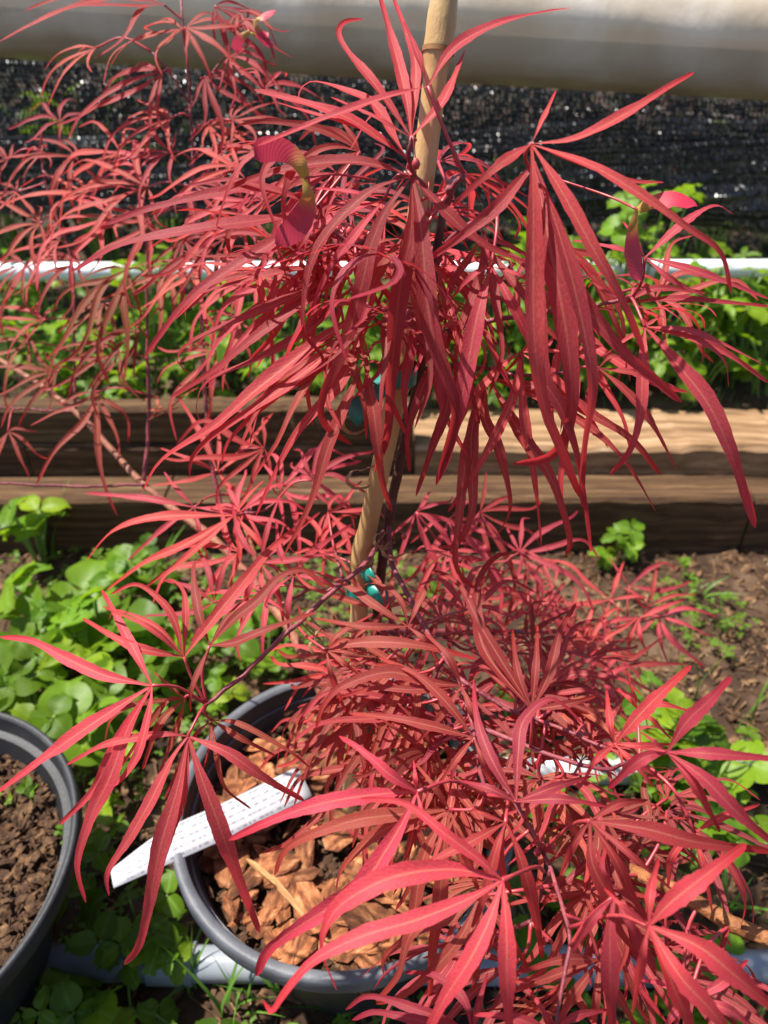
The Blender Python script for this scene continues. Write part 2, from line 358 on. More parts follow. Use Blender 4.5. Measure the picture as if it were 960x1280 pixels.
# ================================================================== POTS
def make_pot(cx, cy, R, zr, m, label, lip=.0098):
    root = empty('plant_pot', (cx, cy, 0)); tag(root, label, 'pot', 'nursery pots on the ground')
    prof = [(0, .004), (R*.60, .004), (R*.61, .010), (R*.90, zr-.020), (R-.001, zr-.019), (R, zr-.016), (R, zr-.0035), (R-.0012, zr-.0008), (R-.003, zr),
            (R-lip+.002, zr-.0006), (R-lip, zr-.003), (R-lip-.003, zr-.02), (R*.89, zr-.035), (R*.58, .014), (0, .014)]
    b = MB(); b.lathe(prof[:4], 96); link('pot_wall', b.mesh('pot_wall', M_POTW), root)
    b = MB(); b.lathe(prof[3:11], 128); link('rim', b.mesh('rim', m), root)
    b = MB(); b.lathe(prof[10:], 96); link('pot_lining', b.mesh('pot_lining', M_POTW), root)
    return root
PX, PY, PR, PZR = -.035, .39, .150, .22
make_pot(PX, PY, PR, PZR, M_POT, 'dark grey plastic pot filled with orange bark chips, holding the red maple')
LX, LY, LR, LZR = -.440, .335, .175, .20
make_pot(LX, LY, LR, LZR, M_POTL, 'black plastic pot of fine brown potting mix at the left edge', .007)

# bark chips: convex slabs, a few shared meshes
def chip_mesh(name, l, wd, th, m, seed):
    r = random.Random(seed); bm = bmesh.new()
    for i in range(16):
        a = r.uniform(0, 2*PI); q = r.uniform(.72, 1)
        bm.verts.new((l*.5*q*math.cos(a), wd*.5*q*math.sin(a), th*.5*r.choice((-1, 1))*r.uniform(.45, 1)))
    bmesh.ops.convex_hull(bm, input=bm.verts)
    bmesh.ops.delete(bm, geom=[v for v in bm.verts if not v.link_faces], context='VERTS')
    me = bpy.data.meshes.new(name); bm.to_mesh(me); bm.free(); me.materials.append(m); return me
def mulch_bed(cx, cy, rad, z, label, name='bark_mulch'):
    root = empty(name, (cx, cy, z)); tag(root, label, 'mulch'); return root
mu = mulch_bed(PX, PY, PR, .172, 'chunky orange-brown bark chips covering the soil of the staked maple pot')
b = MB(); b.lathe([(0, 0), (.04, .002), (.08, -.001), (.12, 0), (PR*.885, -.004)], 48)
for i, v in enumerate(b.v): b.v[i] = (v[0], v[1], v[2]+.005*noise.noise((v[0]*30, v[1]*30, 0)))
link('soil', b.mesh('soil', M_PSOIL), mu)
chips = [chip_mesh('bark_chip', l, wd, th, M_CHIP, s) for s, (l, wd, th) in enumerate([(.046, .030, .006), (.036, .026, .006), (.032, .018, .005), (.026, .020, .005), (.024, .012, .004), (.018, .007, .003), (.044, .012, .004)])]
wch = [chip_mesh('wood_chip', l, wd, th, M_WOODCHIP, 50+s) for s, (l, wd, th) in enumerate([(.040, .022, .006), (.085, .007, .005), (.05, .006, .004)])]
rc = random.Random(21); placed = []
for k in range(230):
    layer = 0 if k < 110 else 1
    big = k >= 150
    a = rc.uniform(0, 2*PI); r = (PR*.80)*math.sqrt(rc.random())
    me = rc.choice(chips[:4]+chips[6:]) if big or k < 60 else rc.choice(chips)
    link('bark_chip', me, mu, (r*math.cos(a), r*math.sin(a), .005+.006*layer+rc.uniform(0, .006)+.004*noise.noise((a, r*40, 3))),
         (rc.uniform(-.3, .3), rc.uniform(-.3, .3), rc.uniform(0, 6.28)), (rc.uniform(.6, 1.5), rc.uniform(.6, 1.4), rc.uniform(.7, 1.3)))
for (px, py, k, rz) in ((350, 890, 0, .4), (370, 1135, 1, -.75), (330, 1095, 2, -.65), (250, 1010, 2, 1.2)):
    p = at_z(px, py, .187)-mu.location; link('wood_chip', wch[k], mu, (p.x, p.y, .019), (rc.uniform(-.15, .15), .1, rz))
# left pot: fine mix
lm = mulch_bed(LX, LY, LR, .155, 'fine crumbly brown potting mix filling the left black pot', 'potting_mix')
b = MB(); b.lathe([(0, .004)]+[(LR*.88*i/14, .004*noise.noise((i*.7, 0, 0))) for i in range(1, 15)], 64)
for i, v in enumerate(b.v): b.v[i] = (v[0], v[1], v[2]+.007*noise.noise((v[0]*28, v[1]*28, 0)))
link('soil', b.mesh('soil', M_PSOIL), lm)
b = MB()
def add_shard(b, p, l, wd, th, r):
    e = Matrix.Rotation(r.uniform(0, 6.28), 3, 'Z') @ Matrix.Rotation(r.uniform(-.6, .6), 3, 'X') @ Matrix.Rotation(r.uniform(-.5, .5), 3, 'Y')
    base = len(b.v)
    for q in ((-l, 0, -th), (-l*.3, -wd, th*.3), (l*.7, -wd*.7, 0), (l, wd*.2, -th), (l*.2, wd, 0), (-l*.6, wd*.7, th), (0, 0, th*1.6)):
        b.v.append(p+e @ Vector((q[0]*r.uniform(.7, 1.2), q[1]*r.uniform(.7, 1.2), q[2])))
    for i in range(6): b.f.append((base+i, base+(i+1) % 6, base+6))
for k in range(2600):
    a = rc.uniform(0, 6.28); r = LR*.87*math.sqrt(rc.random()); l = rc.choice((.003, .004, .005, .007, .010))
    add_shard(b, Vector((r*math.cos(a), r*math.sin(a), .005+.006*noise.noise((r*math.cos(a)*28, r*math.sin(a)*28, 0))+rc.uniform(0, .006))), l, l*rc.uniform(.25, .6), .0015, rc)
o = link('bark_fines', b.mesh('bark_fines', M_FINE, smooth=False), lm); o['kind'] = 'stuff'
b = MB()
for k in range(900):
    a = rc.uniform(0, 6.28); r = PR*.87*math.sqrt(rc.random()); l = rc.choice((.003, .005, .007))
    add_shard(b, Vector((r*math.cos(a), r*math.sin(a), .005+rc.uniform(0, .006))), l, l*rc.uniform(.25, .6), .0015, rc)
o = link('bark_fines', b.mesh('bark_fines', M_FINE, smooth=False), mu); o['kind'] = 'stuff'
# ------------------------------------------------------------------ plant label
LT = [(138, 1087, .224), (206, 1037, .222), (280, 1003, .217), (372, 958, .206)]
LB = [(142, 1110, .222), (215, 1078, .219), (300, 1040, .213), (390, 995, .203)]
m, t, bs, N, L = mat('label_plastic')
uv = N.new('ShaderNodeUVMap'); sx = N.new('ShaderNodeSeparateXYZ'); L.new(uv.outputs[0], sx.inputs[0])
nz = N.new('ShaderNodeTexNoise'); nz.inputs['Scale'].default_value = 1; cv = N.new('ShaderNodeCombineXYZ'); L.new(cv.outputs[0], nz.inputs['Vector'])
L.new(math_node(N, L, 'MULTIPLY', sx.outputs[0], 42), cv.inputs[0]); L.new(math_node(N, L, 'FLOOR', math_node(N, L, 'MULTIPLY', sx.outputs[1], 5.0)), cv.inputs[1])
fr = math_node(N, L, 'FRACT', math_node(N, L, 'MULTIPLY', sx.outputs[1], 5.0))
line = math_node(N, L, 'MULTIPLY', math_node(N, L, 'GREATER_THAN', fr, .32), math_node(N, L, 'LESS_THAN', fr, .68))
inb = math_node(N, L, 'MULTIPLY', math_node(N, L, 'GREATER_THAN', sx.outputs[0], .06), math_node(N, L, 'LESS_THAN', sx.outputs[0], .93))
mr = N.new('ShaderNodeMapRange'); mr.inputs[1].default_value = .42; mr.inputs[2].default_value = .55; L.new(nz.outputs[0], mr.inputs[0])
ink = math_node(N, L, 'MULTIPLY', math_node(N, L, 'MULTIPLY', line, inb), mr.outputs[0])
L.new(mix(N, L, math_node(N, L, 'MULTIPLY', ink, .7), (.42, .415, .43), (.12, .12, .16)), bs.inputs['Base Color']); bs.inputs['Roughness'].default_value = .38
M_LABEL = m
tp = smooth([at_z(*p) for p in LT], 16); bt = smooth([at_z(*p) for p in LB], 16)
lab = empty('plant_label', (tp[0]+bt[0])/2); tag(lab, 'white plastic plant label with blurred grey print lying across the bark-filled pot', 'label')
b = MB()
for i in range(16):
    for k in range(5):
        b.v.append(tp[i].lerp(bt[i], k/4)-lab.location+Vector((0, 0, .0015*math.sin(k/4*PI)))); b.uv.append((i/15, 1-k/4))
nv = len(b.v)
for i in range(nv): b.v.append(b.v[i]-Vector((0, 0, .0006))); b.uv.append((0, 0))
for i in range(15):
    for k in range(4):
        q = (i*5+k, i*5+k+1, i*5+k+6, i*5+k+5); b.f.append(q); b.f.append(tuple(x+nv for x in reversed(q)))
rim = [i*5 for i in range(16)]+[75+k for k in range(1, 5)]+[i*5+4 for i in range(14, -1, -1)]+[3, 2, 1]
for i in range(len(rim)): a, c = rim[i], rim[(i+1) % len(rim)]; b.f.append((a, c, c+nv, a+nv))
link('tag_strip', b.mesh('tag_strip', M_LABEL), lab)

# ------------------------------------------------------------------ stake and ties
SPTS = smooth([at(436, 1010, .640), at(444, 900, .595), at(451, 720, .525), at(464, 640, .492), at(497, 480, .438), at(531, 205, .392), at(558, -25, .366)], 201)
SB = SPTS[0]; ST = SPTS[-1]
sk = empty('bamboo_stake', SB); tag(sk, 'tan bamboo cane standing upright in the pot and supporting the maple', 'stake')
def stake_pt(t):
    q = max(0, min(1, t))*200; k = min(199, int(q)); return SPTS[k].lerp(SPTS[k+1], q-k)
def t_of(py): return min((abs(640-FPX*(stake_pt(k/200)-CP).dot(UP)/(stake_pt(k/200)-CP).dot(FW)-py), k/200) for k in range(201))[1]
NODES = [t_of(700), t_of(478), t_of(62)]
def stake_r(t):
    r = .0066-.0004*t
    for n_ in NODES: r += .0013*math.exp(-((t-n_)/.007)**2)+.0014*math.exp(-((t-n_-.022)/.022)**2)
    return r
b = MB(); b.tube([stake_pt(k/120)-SB for k in range(121)], stake_r, 18); link('cane', b.mesh('cane', M_BAMBOO), sk)
for n_ in NODES:
    b = MB(); d = (stake_pt(n_+.01)-stake_pt(n_-.01)).normalized(); c = stake_pt(n_)-SB; b.tube([c-d*.0012, c, c+d*.0012], stake_r(n_)+.0003, 18, cap=False); link('node_ring', b.mesh('node_ring', M_NODE), sk)
def tie(px, py, label, tails):
    # ring round cane and trunk + flat ribbon ends
    ts = t_of(py)
    c = stake_pt(ts); root = empty('plant_tie', c); tag(root, label, 'plant tie', 'green plastic ties on the cane')
    b = MB(); d = (ST-SB).normalized(); n1 = d.orthogonal().normalized(); n2 = d.cross(n1); K = 24
    for k in range(K):
        a = 2*PI*k/K; rr = .0098+.004*max(0, math.cos(a-.6)); q = n1*math.cos(a)*rr+n2*math.sin(a)*rr
        b.v.append(q-d*.005); b.v.append(q+d*.005)
    for k in range(K): j = (k+1) % K; b.f.append((2*k, 2*j, 2*j+1, 2*k+1))
    link('loop', b.mesh('loop', M_TIE), root)
    for tl in tails:
        pts = smooth([at(x, y, z)-c for (x, y, z) in tl], 9); b = MB()
        for i, p in enumerate(pts):
            T = (pts[min(i+1, 8)]-pts[max(0, i-1)]).normalized(); s_ = T.cross(-FW).normalized()*.0055
            b.v += [p-s_, p+s_]
        for i in range(8): b.f.append((2*i, 2*i+2, 2*i+3, 2*i+1))
        o = link('tail', b.mesh('tail', M_TIE), root); md = o.modifiers.new('thick', 'SOLIDIFY'); md.thickness = .0005
tie(480, 470, 'teal green plastic tie high on the bamboo cane', [[(490, 470, .43), (470, 490, .425), (445, 510, .42), (455, 525, .42)], [(495, 455, .43), (512, 430, .43), (508, 405, .435)]])
tie(455, 735, 'teal green plastic tie low on the bamboo cane among red leaves', [[(460, 735, .515), (475, 742, .51), (488, 752, .51)], [(455, 725, .515), (468, 718, .51)]])

# ================================================================== THE MAPLE
TB = at(452, 905, .605); TB.z = .165
tree = empty('japanese_maple', TB)
tag(tree, 'red thread-leaf Japanese maple with long drooping narrow lobes, staked in the pot', 'maple tree')
TL = Vector(tree.location)
SKEL = []                                   # (point, radius) samples every petiole may attach to
def stem(name, pts, r0, r1, m, n=8, seg=26, skel=True, wob=.0006):
    P = smooth(pts, seg)
    for i in range(1, seg-1): P[i] = P[i]+rvec(wob)
    b = MB()
    def rad(t):
        return (r0+(r1-r0)*t)*(1+.14*max(0, math.sin(t*PI*7))**24)
    b.tube([p-TL for p in P], rad, n)
    if skel:
        for i in range(len(P)): SKEL.append(P[i])
    return link(name, b.mesh(name, m), tree)
A3 = lambda *L_: [at(*q) for q in L_]
# trunk follows the cane on its far right side
off = Vector((.014, .009, 0))
tk = [TB, stake_pt(t_of(760))+off, stake_pt(t_of(620))+off*.95, stake_pt(t_of(470))+off*.9, stake_pt(t_of(360))+off*.9, stake_pt(t_of(270))+off]
stem('trunk', tk, .0055, .0024, M_TRUNK, 10, 40)
stem('leader_shoot', [tk[-1], stake_pt(t_of(225))+Vector((.016, -.002, 0)), at(560, 240, .365), at(580, 218, .355)], .0024, .0013, M_TWIG)
stem('leader_shoot', [tk[-1], stake_pt(t_of(215))+Vector((-.004, -.012, 0)), at(512, 200, .357), at(514, 172, .35)], .0020, .0011, M_TWIG)
stem('branch', A3((430, 905, .605), (405, 872, .612), (370, 800, .64), (290, 695, .70), (180, 606, .76), (95, 515, .80), (0, 450, .85), (-60, 420, .88)), .0048, .0026, M_RBRANCH)
stem('branch', [TB+Vector((.01, -.004, .02))]+A3((560, 985, .54), (680, 1040, .46), (780, 1085, .40), (850, 1115, .375), (900, 1148, .36), (960, 1172, .35), (1010, 1190, .345)), .0042, .0038, M_OBRANCH)
stem('branch', [stake_pt(t_of(800))+off]+A3((540, 790, .62), (650, 790, .69), (760, 785, .76), (850, 765, .82)), .0034, .0014, M_TWIG)
stem('twig', A3((180, 606, .76), (186, 520, .755), (184, 420, .745), (183, 320, .73), (180, 240, .72)), .0022, .0010, M_TWIG)
stem('twig', A3((290, 695, .70), (262, 560, .70), (252, 400, .69), (243, 240, .675), (238, 130, .665), (230, 45, .655), (226, -5, .65)), .0024, .0010, M_TWIG)
stem('twig', A3((238, 130, .665), (215, 95, .66), (190, 65, .655)), .0010, .0007, M_TWIG, seg=10)
stem('twig', A3((240, 125, .665), (262, 95, .66), (290, 60, .655), (310, 20, .65)), .0010, .0007, M_TWIG, seg=10)
stem('twig', A3((185, 606, .755), (90, 608, .735), (0, 604, .72), (-40, 603, .71)), .0016, .0011, M_TWIG)
stem('twig', A3((95, 515, .80), (40, 512, .79), (-20, 508, .78)), .0014, .0010, M_TWIG)
stem('twig', A3((95, 515, .80), (92, 430, .79), (90, 330, .775), (60, 240, .765), (50, 190, .76)), .0016, .0009, M_TWIG)
stem('twig', A3((345, 765, .66), (318, 690, .655), (293, 633, .65), (276, 592, .645)), .0020, .0012, M_BRANCH)
stem('twig', [stake_pt(t_of(670))+off]+A3((460, 700, .495), (420, 735, .475), (360, 790, .455), (300, 848, .435), (258, 880, .425)), .0019, .0013, M_TWIG)
stem('twig', [stake_pt(t_of(660))+off]+A3((490, 705, .50), (507, 737, .485), (540, 800, .465), (573, 847, .45), (590, 905, .435), (632, 985, .405), (678, 1063, .375), (711, 1160, .335), (708, 1200, .325), (694, 1290, .315)), .0019, .0008, M_TWIG, seg=40)
stem('twig', A3((590, 905, .435), (600, 960, .40), (608, 994, .365)), .0014, .0009, M_TWIG, seg=12)
stem('twig', A3((590, 905, .435), (680, 940, .41), (750, 960, .385), (800, 950, .36)), .0016, .0009, M_TWIG, seg=16)
stem('twig', A3((573, 847, .45), (640, 890, .44), (700, 910, .43), (760, 935, .41)), .0015, .0009, M_TWIG, seg=16)
stem('twig', [tk[3]]+A3((560, 415, .425), (650, 395, .42), (730, 385, .42), (790, 372, .415)), .0018, .0010, M_TWIG)
stem('twig', [tk[3]]+A3((600, 460, .44), (660, 470, .43), (720, 465, .43)), .0014, .0009, M_TWIG, seg=16)
stem('twig', [tk[4]]+A3((470, 320, .42), (430, 300, .42), (390, 265, .415)), .0016, .0009, M_TWIG, seg=16)
stem('twig', [tk[3]]+A3((470, 400, .44), (440, 380, .43), (400, 370, .425)), .0016, .0009, M_TWIG, seg=16)
stem('twig', [tk[4]]+A3((560, 300, .395), (620, 260, .37), (664, 215, .352)), .0016, .0009, M_TWIG, seg=16)

# ---------------------------------------------------------------- leaves
WS = [(0, .13), (.08, .28), (.20, .72), (.33, 1.0), (.46, .94), (.57, .70), (.67, .55), (.78, .48), (.90, .43), (.96, .34), (1, .06)]
def wprof(s):
    for i in range(len(WS)-1):
        if s <= WS[i+1][0]:
            u = (s-WS[i][0])/(WS[i+1][0]-WS[i][0]); u = u*u*(3-2*u)*.5+u*.5
            return WS[i][1]+(WS[i+1][1]-WS[i][1])*u
    return .02
def add_lobe(b, pts, hint, hw, rings, fold, twist, teeth, r):
    P = smooth(pts, rings); base = len(b.v); N = None
    ph = r.uniform(0, 6)
    for i, p in enumerate(P):
        s = i/(rings-1); T = (P[min(i+1, rings-1)]-P[max(0, i-1)]).normalized()
        if N is None:
            N = hint-T*hint.dot(T)
            N = N.normalized() if N.length > 1e-4 else T.orthogonal().normalized()
        else:
            N = N+hint*.10
            N = (N-T*N.dot(T)); N = N.normalized() if N.length > 1e-5 else T.orthogonal().normalized()
        a = twist*s*s
        Nn = N*math.cos(a)+T.cross(N)*math.sin(a); B = T.cross(Nn)
        wv = hw*wprof(s)
        tl = 1+(teeth*(1 if i % 2 else -1) if .25 < s < .85 else 0)+.05*math.sin(s*23+ph); tr = 1+(teeth*(-1 if i % 2 else 1) if .25 < s < .85 else 0)+.05*math.sin(s*19+ph*2)
        und = .10*wv*math.sin(s*21+ph)
        for (u, k) in ((-1, tl), (-.5, 1), (0, 1), (.5, 1), (1, tr)):
            b.v.append(p+B*(u*wv*k)+Nn*(fold*wv*(abs(u)**1.3)-.25*fold*wv + (und*u if abs(u) == 1 else 0))); b.uv.append((.5+u*.5, s))
    for i in range(rings-1):
        for j in range(4):
            q = base+i*5+j; b.f.append((q, q+1, q+6, q+5))
NLEAF = 0
LEAVES = []
def finish_leaf(b, base, age, purple, anchor=None):
    o = link('leaf', b.mesh('leaf', M_LEAF), tree, color=(min(1, max(0, age*.85+rnd.uniform(-.10, .10))), min(1, max(0, purple+rnd.uniform(-.15, .30))), 0, 1))
    LEAVES.append((o, Vector(base), anchor)); return o
def traced(Z, base, lobes, age=.1, pur=0., gy=None, gx=None, wid=1.0, anchor=None, teeth=.03):
    """a leaf whose lobes were measured on the photograph: base and lobe points in pixels, depth from the leaf's own tilt"""
    r = random.Random(hash((base, Z)) & 0xffff); b = MB(); B0 = at(base[0], base[1], Z)
    gx_ = r.uniform(-.22, .22) if gx is None else gx
    for lb in lobes:
        k = 1.0
        if isinstance(lb[0], (int, float)): k = lb[0]; lb = lb[1:]
        pts = [B0]; tipo = r.uniform(-.010, .012)
        pl = [base]+list(lb); tot = sum(math.dist(pl[i], pl[i+1]) for i in range(len(pl)-1)); acc = 0
        for i, (x, y) in enumerate(lb):
            acc += math.dist(pl[i], pl[i+1]); s = acc/tot
            dy = y-base[1]; g = (-.55 if dy < 0 else -.05+.30*s) if gy is None else gy
            z = Z+Z/FPX*(g*dy+gx_*(x-base[0]))+tipo*s-.010*math.sin(PI*s)
            pts.append(at(x, y, z))
        ln = sum((pts[i+1]-pts[i]).length for i in range(len(pts)-1))
        hw = (.0027*(max(.025, ln)/.075)**.55)*wid*k*r.uniform(.9, 1.1)
        hint = (ZUP*.75-FW*.7+Vector((r.uniform(-.4, .4), 0, r.uniform(-.1, .2)))).normalized()
        add_lobe(b, [p-TL for p in pts], hint, hw, 26 if ln > .05 else 18, r.uniform(.12, .40), r.uniform(-.7, .7), teeth, r)
    return finish_leaf(b, B0, age, pur, at(*anchor) if anchor else None)
def fan3(B0, axis, nrm, size, n, spread, age, pur, droop, r, anchor=None, rings=18):
    """a palmate leaf built in space: n lobes fanned about an axis, tips sagging under their weight"""
    b = MB(); axis = (axis-nrm*axis.dot(nrm)).normalized(); side = nrm.cross(axis)
    for i in range(n):
        u = (i/(n-1)*2-1) if n > 1 else 0
        a = u*spread*.5+r.uniform(-.13, .13)
        ln = size*(1-.52*abs(u)**1.5)*r.uniform(.82, 1.14)
        d = axis*math.cos(a)+side*math.sin(a); dr = droop*r.uniform(.1, 1.5); cu = r.uniform(-.22, .22); hook = r.uniform(-.55, .55); sw = r.uniform(-.06, .06)
        sd_ = nrm.cross(d); pts = []
        for k in range(7):
            s = k/6
            p = B0+d*(ln*s*(1-.18*s*s*min(1.6, dr)))-ZUP*(ln*dr*.55*s**2.1)+sd_*(ln*cu*s*s)+nrm*(ln*.04*math.sin(s*PI))+sd_*(ln*sw*math.sin(s*2*PI))
            if s > .7: p = p+(sd_*hook-ZUP*.3*abs(hook))*ln*((s-.7)/.3)**2*.5
            pts.append(p-TL)
        add_lobe(b, pts, nrm, .0025*(ln/.065)**.6*r.uniform(.85, 1.15), rings, r.uniform(.10, .45), r.uniform(-.8, .8), .025, r)
    return finish_leaf(b, B0, age, pur, anchor)
def fan(px, py, Z, ang, lpx, n=6, spread=150, age=.25, pur=0, droop=.5, face=.6):
    """ang: image direction of the leaf's axis in degrees (0 right, 90 down)"""
    r = random.Random(int(px*7+py*13)); B0 = at(px, py, Z); a = math.radians(ang)
    d = RT*math.cos(a)-UP*math.sin(a); nrm = (ZUP*(1-face)-FW*face+rvec(.25)).normalized()
    return fan3(B0, d, nrm, lpx*1.17/FPX*Z, n+1, math.radians(spread+15), age, pur, droop, r)

T = traced
# --- top of the leader
T(.338, (535, 108), [[(480, 122), (400, 150), (322, 182)], [(522, 68), (505, 27)], [1.05, (567, 60), (620, 30), (675, 16), (714, 10)]], .25, .15, anchor=(580, 218, .355))
T(.352, (514, 172), [[(507, 117), (490, 50), (472, -12)], [.9, (520, 83), (508, 40), (490, -6)], [1.05, (553, 127), (582, 62)], [.9, (470, 107), (434, 64), (423, 40), (432, 27), (455, 24)], [.8, (470, 147), (413, 121)]], .25, .3)
T(.372, (507, 197), [[1.25, (440, 150), (380, 128), (318, 112)], [.9, (470, 133), (430, 112), (392, 102), (376, 112), (373, 132)], [(455, 160), (400, 145), (345, 128)], [.8, (470, 143), (437, 188)]], .12)
T(.358, (515, 220), [[1.2, (453, 203), (387, 205), (330, 220), (272, 240)], [1.0, (470, 235), (430, 267), (397, 310), (383, 353), (380, 413), (402, 443), (407, 468)],
    [1.1, (483, 262), (463, 310), (453, 353), (430, 437), (404, 493), (405, 530), (440, 556)], [1.15, (514, 290), (500, 360), (489, 470), (484, 540), (468, 590)],
    [1.3, (527, 290), (537, 400), (560, 477), (570, 515), (560, 560), (548, 600)], [1.25, (560, 267), (597, 300), (640, 322), (682, 334)]], .18, .12)
T(.332, (664, 180), [[.7, (676, 155), (695, 113)], [1.0, (723, 172), (790, 137), (833, 110), (868, 90)], [.9, (740, 208), (790, 226), (830, 228)], [.8, (740, 207), (807, 247), (857, 283), (900, 315), (914, 367)],
    [1.2, (667, 250), (668, 420), (680, 507), (700, 560), (727, 625)], [1.1, (700, 235), (745, 317), (780, 380), (806, 444)], [1.1, (625, 205), (566, 256)]], .16, .1)
T(.345, (668, 203), [[1.3, (690, 320), (710, 430), (713, 520), (690, 568), (640, 580)], [1.25, (705, 310), (732, 420), (740, 487), (730, 555), (727, 622), (735, 640)], [1.15, (700, 330), (767, 427), (813, 470), (852, 503)],
    [1.0, (675, 447), (700, 507), (722, 575), (738, 690), (730, 702)], [1.2, (620, 260), (570, 300), (520, 335)]], .2, .3)
T(.362, (614, 333), [[(590, 345), (560, 378)], [1.35, (596, 397), (581, 477), (573, 520), (560, 567), (545, 606)], [(640, 380), (668, 440), (682, 492)], [.7, (608, 310), (606, 288)], [.8, (650, 345), (690, 370)]], .12)
T(.40, (455, 450), [[1.1, (430, 510), (410, 560), (388, 630), (355, 695)], [1.2, (466, 507), (472, 553), (478, 600), (490, 640)], [.8, (475, 455), (486, 470)], [(415, 440), (365, 465), (318, 502)], [.7, (452, 420), (462, 395)]], .15)
T(.42, (440, 335), [[(390, 370), (320, 420), (267, 463), (213, 497)], [(380, 365), (310, 395), (240, 427), (222, 450), (238, 467)], [(400, 400), (330, 445), (262, 475), (246, 505), (250, 527)], [.9, (385, 335), (330, 345), (240, 372), (232, 400)], [(420, 300), (400, 280)]], .12, gx=.1)
T(.41, (462, 385), [[1.1, (400, 425), (320, 487), (267, 533), (203, 575), (177, 617)], [1.1, (400, 450), (320, 508), (265, 545), (240, 573), (237, 597)], [(410, 450), (340, 500), (290, 547), (277, 580)], [.9, (430, 470), (372, 540), (340, 600), (320, 645)], [.8, (430, 380), (395, 390)]], .12, gx=.1)
T(.40, (400, 258), [[1.15, (345, 272), (250, 285), (150, 306), (90, 340)], [(320, 235), (200, 257), (130, 281)], [1.1, (345, 300), (290, 335), (235, 375), (180, 447)], [(350, 240), (290, 225), (235, 232)], [.8, (380, 300), (350, 335)]], .12, gx=.08)
T(.38, (806, 408), [[.7, (827, 394)], [.9, (873, 417), (953, 455)], [(850, 418), (905, 440), (960, 478)], [1.35, (847, 455), (887, 507), (915, 570), (944, 660)], [1.15, (803, 470), (800, 520), (787, 563), (762, 594)], [.8, (775, 430), (755, 445)], [.8, (870, 425), (904, 450), (911, 484)]], .14)
T(.42, (783, 378), [[1.1, (820, 361), (882, 366)], [(853, 374), (962, 383)], [.8, (810, 388), (840, 402)], [.8, (750, 360), (725, 340)]], .2)
T(.395, (806, 322), [[1.1, (873, 340), (962, 374)], [.9, (840, 350), (884, 372)], [1.1, (857, 277), (893, 257), (917, 268)], [.8, (795, 300), (778, 276)], [(770, 310), (715, 300)]], .1, teeth=.09)
T(.42, (748, 460), [[(780, 487), (813, 527), (846, 588)], [1.1, (800, 468), (864, 492)], [.8, (765, 445), (790, 450)], [.9, (735, 500), (742, 545)]], .2)
T(.43, (610, 472), [[(690, 490), (743, 520), (790, 550), (826, 594)], [(680, 500), (743, 540), (783, 580), (820, 640)], [1.1, (605, 520), (622, 560), (637, 632), (620, 672)], [1.1, (590, 540), (590, 637), (570, 680), (548, 683)], [(585, 560), (573, 657), (570, 707), (592, 736)], [(650, 540), (690, 600), (712, 673), (706, 696)]], .35, .35)
T(.42, (650, 440), [[(655, 520), (668, 600), (677, 684)], [(640, 500), (600, 580), (560, 640)], [(690, 470), (735, 520), (760, 560)], [(625, 460), (590, 500), (560, 560)], [.8, (700, 440), (740, 452)]], .25, .2)
T(.41, (555, 432), [[(530, 480), (510, 540), (512, 590)], [(560, 500), (540, 560), (520, 620)], [(585, 480), (600, 530)], [(520, 440), (492, 470)]], .3, .3)
T(.372, (503, 297), [[(480, 330), (455, 375), (432, 425)], [1.1, (499, 350), (492, 420), (487, 485)], [1.1, (517, 350), (527, 420), (543, 480)], [.9, (535, 325), (570, 365)], [.8, (470, 305), (430, 330)]], .35, .1)
T(.40, (522, 385), [[1.1, (515, 430), (505, 490), (512, 545)], [(540, 430), (552, 500), (545, 560)], [(495, 415), (470, 470)], [.8, (555, 395), (590, 420)]], .3, .15)
T(.385, (480, 250), [[(440, 262), (390, 285), (330, 318)], [(450, 285), (410, 340), (385, 400)], [(475, 300), (468, 360), (455, 420)], [.9, (440, 240), (395, 235)]], .2)
for q in [(430, 300, .44, 120, 170, .15), (545, 330, .43, 85, 190, .2), (700, 415, .44, 70, 170, .2), (600, 300, .42, 75, 190, .15),
          (690, 300, .42, 60, 170, .15), (375, 345, .46, 135, 170, .15), (420, 215, .42, 165, 170, .15), (450, 190, .42, 190, 140, .2)]:
    fan(q[0], q[1], q[2], q[3], q[4], 5, 95, q[5], .15, .55, .75)
# --- lower left spray round one node
ND = (258, 880, .425)
T(.415, (230, 821), [[1.1, (167, 808), (103, 773)], [.7, (187, 785), (128, 758)], [.7, (195, 783), (147, 763), (136, 775)], [(213, 765), (173, 731), (138, 743)], [.9, (232, 767), (228, 737), (210, 724), (195, 737)], [1.15, (267, 773), (300, 733), (340, 685), (388, 648)]], .25, anchor=ND)
T(.42, (262, 807), [[(248, 763), (242, 712), (250, 698), (264, 695)], [1.1, (293, 773), (320, 752), (350, 721), (380, 713), (408, 736)], [1.1, (293, 803), (330, 788), (396, 765)], [.8, (240, 860), (238, 890)], [.8, (285, 770), (310, 745)]], .25, .1, anchor=ND)
T(.398, (190, 857), [[1.1, (133, 845), (83, 823), (40, 801), (0, 796)], [1.0, (170, 817), (147, 773), (127, 737)], [1.15, (133, 893), (83, 927), (-5, 992)], [1.05, (160, 910), (138, 970), (113, 1022), (97, 1080), (107, 1128)], [.9, (150, 920), (118, 985), (74, 1031)], [.9, (187, 885), (173, 940), (150, 975), (117, 992)]], .14, anchor=ND)
